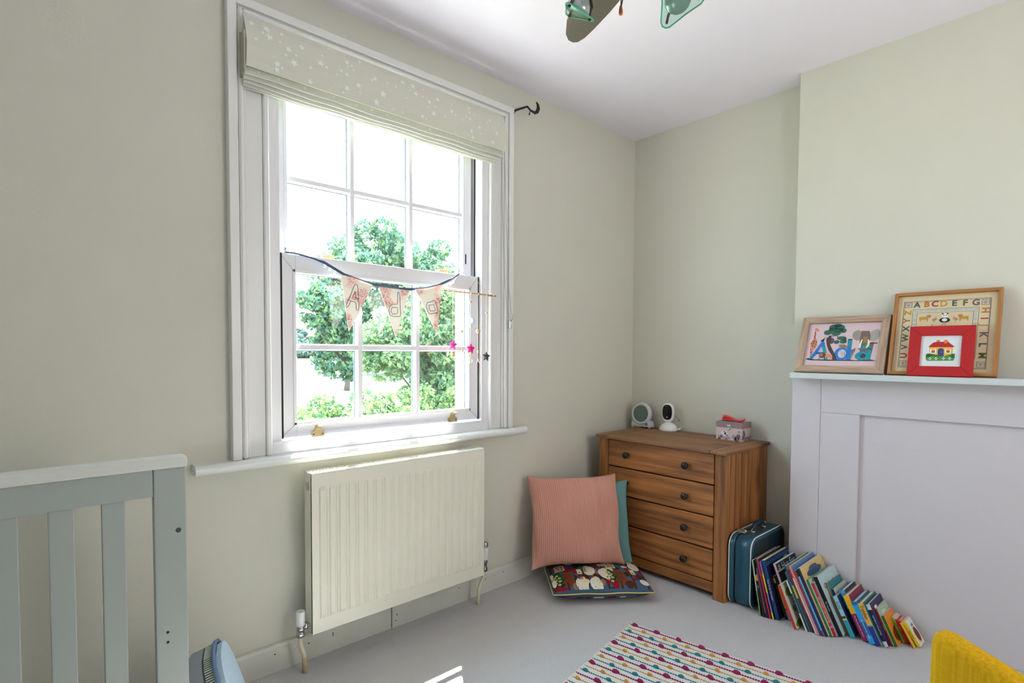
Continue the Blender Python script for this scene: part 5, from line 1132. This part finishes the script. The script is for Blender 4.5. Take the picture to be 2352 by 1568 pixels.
# ------------------------------------------------------------------ grey and blue mesh carrier at the lower left
bgc = thing('mesh_bag', 'grey bag with mesh gusset and blue piping beside the crib post', 'bag', loc=(-2.522, -.40, .0))
GB, BB = mat('grey_mesh_cloth', (150, 156, 160), .8, bump=.5, bscale=500), mat('slate_blue_piping', (92, 122, 154), .6)
PBL = mat('pale_blue_cloth', (176, 200, 216), .8, bump=.6, bscale=400)
def arch(w_, h_, n=10): return [(-w_/2, 0)]+[(-w_/2*math.cos(t)**.7 if t < PI/2 else w_/2*abs(math.cos(t))**.7, h_*.62+h_*.38*math.sin(t)) for t in np.linspace(0.02, PI-.02, n)]+[(w_/2, 0)]
Mg = Matrix.Rotation(math.radians(-17), 4, Vector((.22, .97, 0))) @ frameM((0, 0, 0), (-.30, -.95, 0), (0, 0, 1))
prof = arch(.24, .358)
b = newbm(); prism(b, prof, 'Y', -.052, -.004); bmesh.ops.bevel(b, geom=[e for e in b.edges if abs(e.verts[0].co.y-e.verts[1].co.y) < 1e-6], offset=.006, segments=2, affect='EDGES')
obj('back_panel', b, GB, bgc, M=Mg)
b = newbm()
ladder = mat('gusset_mesh', (206, 214, 200), .8); gap = mat('gusset_dark', (72, 92, 84), .8)
P_ = interp([(x, -.004, z) for x, z in prof], .006)
obj('gusset', prism(newbm(), arch(.243, .360), 'Y', -.006, .018), gap, bgc, M=Mg)
for p in P_:
    bx(b, p.x*1.008-.0012, p.x*1.008+.0012, -.0045, .0165, p.z*1.006-.0012, p.z*1.006+.0014)
gl = obj('mesh_web', b, ladder, bgc, M=Mg); gl['kind'] = 'stuff'
b = newbm(); tube(b, [(x*1.01, .022, z*1.012) for x, z in prof], .0062, 8); obj('piping', b, BB, bgc, M=Mg)
b = newbm(); prism(b, arch(.236, .354), 'Y', .026, .040); obj('front_panel', b, PBL, bgc, M=Mg)

# ------------------------------------------------------------------ yellow chair
ya = thing('yellow_armchair', 'mustard yellow upholstered chair back at the lower right', 'chair', M=frameM((-1.640, -2.128, 0), (-.32, -.947, 0), (0, 0, 1)))
def slub():
    m = bpy.data.materials.new('mustard_slub'); m.use_nodes = True; nt = m.node_tree; N = nt.nodes; L = nt.links; p = N['Principled BSDF']; p.inputs['Roughness'].default_value = .9; p.inputs['Specular IOR Level'].default_value = .15
    tc = N.new('ShaderNodeTexCoord'); mp_ = N.new('ShaderNodeMapping'); mp_.inputs['Scale'].default_value = (150, 150, 3); n1 = N.new('ShaderNodeTexNoise'); n1.inputs['Scale'].default_value = 1.; n1.inputs['Detail'].default_value = 3
    m2 = N.new('ShaderNodeMapping'); m2.inputs['Scale'].default_value = (25, 25, 240); n2 = N.new('ShaderNodeTexNoise'); n2.inputs['Scale'].default_value = 1.5
    L.new(tc.outputs['Object'], mp_.inputs[0]); L.new(mp_.outputs[0], n1.inputs[0]); L.new(tc.outputs['Object'], m2.inputs[0]); L.new(m2.outputs[0], n2.inputs[0])
    ad = N.new('ShaderNodeMath'); ad.operation = 'MULTIPLY_ADD'; ad.inputs[1].default_value = .4; L.new(n2.outputs[0], ad.inputs[0]); L.new(n1.outputs[0], ad.inputs[2])
    cr_ = N.new('ShaderNodeValToRGB'); cr_.color_ramp.elements[0].position = .5; cr_.color_ramp.elements[1].position = .92; cr_.color_ramp.elements[0].color = rgb(200, 150, 6); cr_.color_ramp.elements[1].color = rgb(222, 176, 30)
    L.new(ad.outputs[0], cr_.inputs[0]); L.new(cr_.outputs[0], p.inputs['Base Color'])
    bb_ = N.new('ShaderNodeBump'); bb_.inputs['Strength'].default_value = .3; bb_.inputs['Distance'].default_value = .0007; L.new(ad.outputs[0], bb_.inputs['Height']); L.new(bb_.outputs[0], p.inputs['Normal']); return m
SL = slub()
# local: X along the back (away to lower right), Y = lz x lx
b = newbm(); bx(b, -.255, .255, -.035, .035, .30, .62, .030, 5); 
for v in b.verts:
    u = v.co.x/.255; v.co.y += .02*u*u; v.co.x *= 1+.05*(.62-v.co.z); v.co.z -= .06*(u+.8)*(v.co.z/.62)
obj('backrest', b, SL, ya, smooth=True)
b = newbm(); bx(b, -.26, .26, .0, .46, .27, .40, .035, 4); obj('seat', b, SL, ya, smooth=True)
LEG = wood('chair_leg_wood', (120, 80, 48), (170, 122, 80), 'Z', 2)
for x in (-.2, .2):
    for y in (.03, .42):
        b = newbm(); tube(b, [(x, y, .28), (x*1.05, y, .0)], [.018, .011], 10); obj('leg', b, LEG, ya)

# ------------------------------------------------------------------ ceiling fan with glass spot lights
hx, hy = -1.736, -1.265
fan = thing('ceiling_fan', 'taupe ceiling fan with glass spotlights at the top of the view', 'ceiling fan', loc=(hx, hy, 2.6))
TP = mat('taupe_enamel', (96, 91, 79), .4, .3); BZ = mat('bronze_arm', (72, 66, 58), .35, .6)
def fp(name, b, m, par=None, sm=False): return obj(name, V(b, (hx, hy, 2.6)), m, par or fan, smooth=sm)
b = newbm(); lathe(b, [(.06, 2.599), (.055, 2.56), (.02, 2.54), (.012, 2.53), (.012, 2.44), (.03, 2.43)], (hx, hy, 0), n=24); fp('downrod', b, BZ)
b = newbm(); lathe(b, [(.03, 2.44), (.09, 2.43), (.105, 2.40), (.105, 2.34), (.08, 2.315), (.05, 2.31), (.05, 2.27), (.03, 2.26)], (hx, hy, 0), n=28); fp('motor', b, BZ)
for k in range(4):
    ang = math.radians(67)+k*PI/2; d = Vector((math.cos(ang), math.sin(ang), 0)); n_ = Vector((-math.sin(ang), math.cos(ang), 0))
    b = newbm()
    out = [(.10, .050), (.20, .068), (.32, .068), (.42, .050), (.48, .026), (.505, .004), (.507, -.014), (.495, -.028), (.46, -.038), (.40, -.043), (.30, -.047), (.20, -.046), (.10, -.036)]
    P1 = []
    for (r_, s_) in out: P1.append(Vector((hx, hy, 2.33))+d*r_+n_*s_+Vector((0, 0, s_*.18)))
    A = [b.verts.new(p) for p in P1]; B = [b.verts.new(p+Vector((0, 0, .006))) for p in P1]; n = len(A)
    b.faces.new(A); b.faces.new(B[::-1])
    for i in range(n): b.faces.new((A[i], B[i], B[(i+1) % n], A[(i+1) % n]))
    bd = fp('blade', b, TP)
b = newbm(); tube(b, [(-1.640, -1.098, 2.27), (-1.70, -1.16, 2.275), (-1.80, -1.26, 2.275)], .0025, 6)
tube(b, [(-1.640, -1.098, 2.30), (-1.640, -1.098, 2.265)], .0012, 5); fp('pull_cord', b, BZ)
b = newbm(); lathe(b, [(.002, 2.276), (.0035, 2.272), (.0055, 2.262), (.0062, 2.252), (.0058, 2.248), (.003, 2.246)], (-1.640, -1.098, 0), n=14); fp('pull_knob', b, mat('varnished_wood_knob', (168, 92, 34), .2))
LS = ((-1.738, -1.005, 2.25), (.116, -.429, .896), (.670, -.611, -.423))
RS = ((-1.526, -1.222, 2.278), (.62, .42, .75), (-.42, .05, -1))
def spot(c, nrm, tip, sz, lab):
    """triangular glass plate with rounded tips, bulb behind it"""
    c = Vector(c); nrm = Vector(nrm).normalized(); tip = Vector(tip); tip = (tip-nrm*tip.dot(nrm)).normalized(); sd = nrm.cross(tip)
    b = newbm(); pts = []
    for k in range(3):
        a0 = k*2*PI/3
        for da in (-.22, -.08, .08, .22): pts.append((a0+da, sz*(1 if abs(da) < .1 else .93)))
        pts.append((a0+PI/3, sz*.60))
    A = [b.verts.new(c+(tip*math.cos(a)+sd*math.sin(a))*r_) for a, r_ in pts]; B = [b.verts.new(v.co+nrm*.005) for v in A]; n = len(A)
    b.faces.new(A); b.faces.new(B[::-1])
    for i in range(n): b.faces.new((A[i], B[i], B[(i+1) % n], A[(i+1) % n]))
    g_ = fp('glass_shade', b, GREENGLASS); 
    b = newbm(); tube(b, [c+(tip*math.cos(a)+sd*math.sin(a))*r_+nrm*.0025 for a, r_ in pts], .0024, 5, closed=True); fp('glass_edge', b, mat('green_glass_edge', (70, 176, 140), .15), g_)
    prof_ = [(.036, 0), (.039, .006), (.035, .02), (.024, .04), (.015, .052), (.013, .075)]
    b = newbm(); prev = None
    for r_, h_ in prof_:
        ring = [b.verts.new(c+nrm*(.006+h_)+(tip*math.cos(2*PI*i/20)+sd*math.sin(2*PI*i/20))*r_) for i in range(20)]
        if prev:
            for i in range(20): b.faces.new((prev[i], prev[(i+1) % 20], ring[(i+1) % 20], ring[i]))
        else: b.faces.new(ring)
        prev = ring
    b.faces.new(prev[::-1]); fp('bulb', b, mat('reflector_glass', (176, 186, 186), .12, .4), sm=True)
    e = c+nrm*.085
    b = newbm(); tube(b, [e-nrm*.01, e+nrm*.015], .017, 12)
    for k in range(3):
        a = k*2*PI/3; p = c+(tip*math.cos(a)+sd*math.sin(a))*sz*.80
        tube(b, [p-nrm*.004, p+nrm*.02+(e-p)*.15, e+(p-e)*.12+nrm*.0], .0042, 8)
    tube(b, [e, e.lerp(Vector((hx, hy, 2.27)), 1)], .006, 8); fp('lamp_arm', b, BZ)
spot(LS[0], LS[1], LS[2], .056, 'left spot')
spot(RS[0], RS[1], RS[2], .075, 'right spot')
spot((-2.03, -1.45, 2.23), (.5, .4, .7), (1, 0, 0), .062, 'rear spot')

# ------------------------------------------------------------------ outside: meadow, hedge, trees
GR = mat('meadow_grass', (158, 156, 132), .95, bump=.4, bscale=3, var=.15, vscale=.4)
gm = newbm()
GPR = [(.2, -3), (14, -3), (20, -2.0), (26, -.9), (31, -.3), (45, .1), (90, .7), (620, 1.0)]
def gz(y):
    for (a, c), (a2, c2) in zip(GPR, GPR[1:]):
        if y <= a2: return c+(c2-c)*(y-a)/(a2-a)
    return 1.0
prism(gm, GPR+[(620, -4), (.2, -4)], 'X', -120, 420)
struct('ground_outside', gm, GR, label='sunlit meadow below the window')
def leafmat(name, c_, c2, tr=.35):
    m = bpy.data.materials.new(name); m.use_nodes = True; nt = m.node_tree; N = nt.nodes; L = nt.links; N.remove(N['Principled BSDF'])
    g_ = N.new('ShaderNodeNewGeometry'); mx = N.new('ShaderNodeMixRGB'); mx.inputs[1].default_value = rgb(*c_); mx.inputs[2].default_value = rgb(*c2); L.new(g_.outputs['Random Per Island'], mx.inputs[0])
    d = N.new('ShaderNodeBsdfDiffuse'); t = N.new('ShaderNodeBsdfTranslucent'); L.new(mx.outputs[0], d.inputs[0]); L.new(mx.outputs[0], t.inputs[0])
    ms = N.new('ShaderNodeMixShader'); ms.inputs[0].default_value = tr; L.new(d.outputs[0], ms.inputs[1]); L.new(t.outputs[0], ms.inputs[2]); L.new(ms.outputs[0], N['Material Output'].inputs[0]); return m
def foliage(name, blobs, n, size, m, parent=None, seed=1):
    rg_ = np.random.default_rng(seed); vol = np.array([b_[3]*b_[4]*b_[5] for b_ in blobs])**.67; cnt = (n*vol/vol.sum()).astype(int)
    cs = []; sub = []
    for (cx, cy_, cz, rx, ry, rz), k in zip(blobs, cnt):
        m_ = 16
        for j in range(m_):
            v = rg_.normal(size=3); v /= np.linalg.norm(v); q = .55+.45*rg_.random(); f_ = .30+.20*rg_.random()
            sub.append(((cx+v[0]*rx*q, cy_+v[1]*ry*q, cz+v[2]*rz*q, rx*f_, ry*f_, rz*f_*.8), k//m_))
    for (cx, cy_, cz, rx, ry, rz), k in sub:
        v = rg_.normal(size=(k, 3)); v /= np.linalg.norm(v, axis=1)[:, None]
        # clumpy shell
        rad_ = .72+.28*rg_.random(k)**.5+.10*np.sin(v[:, 0]*9+cx)*np.sin(v[:, 2]*8+cz)*1.2
        cs.append(np.stack([cx+v[:, 0]*rx*rad_, cy_+v[:, 1]*ry*rad_, cz+v[:, 2]*rz*rad_], 1))
    c = np.concatenate(cs); k = len(c); a = rg_.normal(size=(k, 3)); a /= np.linalg.norm(a, axis=1)[:, None]; b_ = rg_.normal(size=(k, 3)); b_ -= (b_*a).sum(1)[:, None]*a; b_ /= np.linalg.norm(b_, axis=1)[:, None]
    s = size*(.6+.8*rg_.random(k))[:, None]
    V_ = np.stack([c-a*s, c+b_*s*.55, c+a*s, c-b_*s*.55], 1).reshape(-1, 3)
    me = bpy.data.meshes.new(name); me.vertices.add(4*k); me.vertices.foreach_set('co', V_.astype(np.float32).ravel()); me.loops.add(4*k); me.loops.foreach_set('vertex_index', np.arange(4*k, dtype=np.int32))
    me.polygons.add(k); me.polygons.foreach_set('loop_start', np.arange(0, 4*k, 4, dtype=np.int32)); me.update(calc_edges=True); me.materials.append(m)
    o = bpy.data.objects.new(name, me); C.objects.link(o); o['kind'] = 'stuff'
    if parent: o.parent = parent
    return o
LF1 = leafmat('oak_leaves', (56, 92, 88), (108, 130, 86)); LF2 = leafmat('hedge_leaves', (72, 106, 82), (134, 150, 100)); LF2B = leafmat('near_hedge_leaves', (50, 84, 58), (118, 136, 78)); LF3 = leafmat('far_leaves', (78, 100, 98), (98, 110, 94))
BARK = mat('bark', (92, 84, 74), .9, bump=.6, bscale=8)
def tree(label, base, blobs, n, size, m, seed, trunk=.3):
    g0 = gz(base[1]); t = thing('tree', label, 'tree', loc=(base[0], base[1], g0)); inv = [(a-base[0], b_-base[1], c_-g0, d, e, f_) for a, b_, c_, d, e, f_ in blobs]
    foliage('crown', inv, n, size, m, t, seed)
    b = newbm(); top = min(q[2] for q in inv)
    tube(b, [(0, 0, 0), (.1, 0, top*.5), (0, .1, top+.5)], [trunk, trunk*.8, trunk*.5], 10)
    for q in inv[:6]: tube(b, [(0, .1, top*.8), (q[0]*.6, q[1]*.6, (top+q[2])*.5), (q[0], q[1], q[2])], [trunk*.5, trunk*.3, trunk*.1], 6)
    obj('trunk', b, BARK, t); return t
# big oak in the middle (seen in the upper panes)
tree('large round-headed oak, the biggest tree seen through the window', (15.8, 31, 0), [(11.6, 30, 5.2, 1.6, 1.6, 1.6), (13.2, 31, 6.2, 2.2, 2.2, 2.0), (15.2, 31, 7.2, 2.6, 2.6, 2.4), (17.6, 31.5, 7.6, 2.6, 2.6, 2.2), (19.6, 32, 6.8, 2.4, 2.4, 2.2), (14.2, 31, 3.6, 3.0, 2.4, 2.4), (17.2, 31, 3.8, 3.4, 2.6, 2.6), (20.2, 32, 3.8, 2.6, 2.4, 2.6), (17, 31, 1.2, 3.6, 2.4, 1.6), (12.4, 30.5, 2.2, 1.6, 1.6, 1.4)], 40000, .16, LF1, 2)
tree('open-crowned tree at the left of the big oak', (10.4, 26, 0), [(8.5, 25.5, 3.9, .85, .9, .7), (9.4, 26, 4.1, 1.0, 1.0, .8), (8.3, 25.5, 2.8, .55, .6, .45), (9.6, 26, 3.0, 1.1, 1.0, .8), (10.5, 26, 3.8, 1.0, 1.0, .9), (9.4, 26, 1.8, .9, .9, .7), (10.6, 26, 2.0, 1.0, 1.0, 1.1), (10.1, 26, .6, 1.2, 1.2, .9)], 9000, .13, LF1, 5, .16)
tree('pale bushy tree at the right of the view', (11.3, 17.3, 0), [(7.6, 17, 1.2, 1.0, 1.0, 1.0), (8.6, 17, 2.0, 1.2, 1.2, 1.2), (9.8, 17.3, 2.9, 1.3, 1.2, 1.4), (11.0, 17.5, 3.4, 1.3, 1.2, 1.4), (9.6, 17, .8, 1.4, 1.2, 1.4), (11.0, 17.4, 1.2, 1.4, 1.2, 1.5), (9.6, 17, -.5, 1.2, 1.0, 1.1), (10.9, 17, -.8, 1.5, 1.0, 1.2), (10.2, 17, -1.6, 1.3, 1.0, 1.0), (11.6, 17.3, -2, 1.6, 1.0, 1.1)], 24000, .115, LF2, 7, .14)
for i, (x, y, s, zc) in enumerate(((26, 84, 3.0, .6), (33, 92, 3.4, .0), (39, 84, 3.0, -.4), (46, 92, 3.4, 0), (16, 88, 4.2, .4), (4, 84, 4.8, .6), (-9, 90, 5.2, .4))):
    tree(['distant tree at the left edge of the meadow', 'distant tree second from the left edge of the meadow', 'low distant tree behind the open-crowned tree', 'far tree hidden behind the big oak', 'far tree beyond the left side of the window', 'taller far tree further beyond the left side of the window', 'far tree furthest beyond the left side of the window'][i], (x, y, 0), [(x, y, zc+3.0, s*.8, s*.6, s*.6), (x-s*.5, y, zc+1.9, s*.6, s*.5, s*.5), (x+s*.5, y, zc+1.8, s*.7, s*.5, s*.5)], 5000, .30, LF3, 20+i, .2)
hd = foliage('hedge', [(x, y+.8*math.sin(x*2), -1.38+.30*math.sin(x*1.7)+.2*math.sin(x*4.1), .9, .9, 1.3) for x, y in [(-6+i*.75, 13.2) for i in range(30)]], 80000, .07, LF2B, None, 31)
tag(hd, 'leafy boundary hedge below the window', 'hedge')
h2 = foliage('hedge.001', [(x, 62+x*.1, 1.35, 2.6, 1.6, 1.35) for x in np.arange(-14, 60, 3.2)], 36000, .2, LF3, None, 33)
tag(h2, 'far pale hedge line at the end of the meadow', 'hedge')
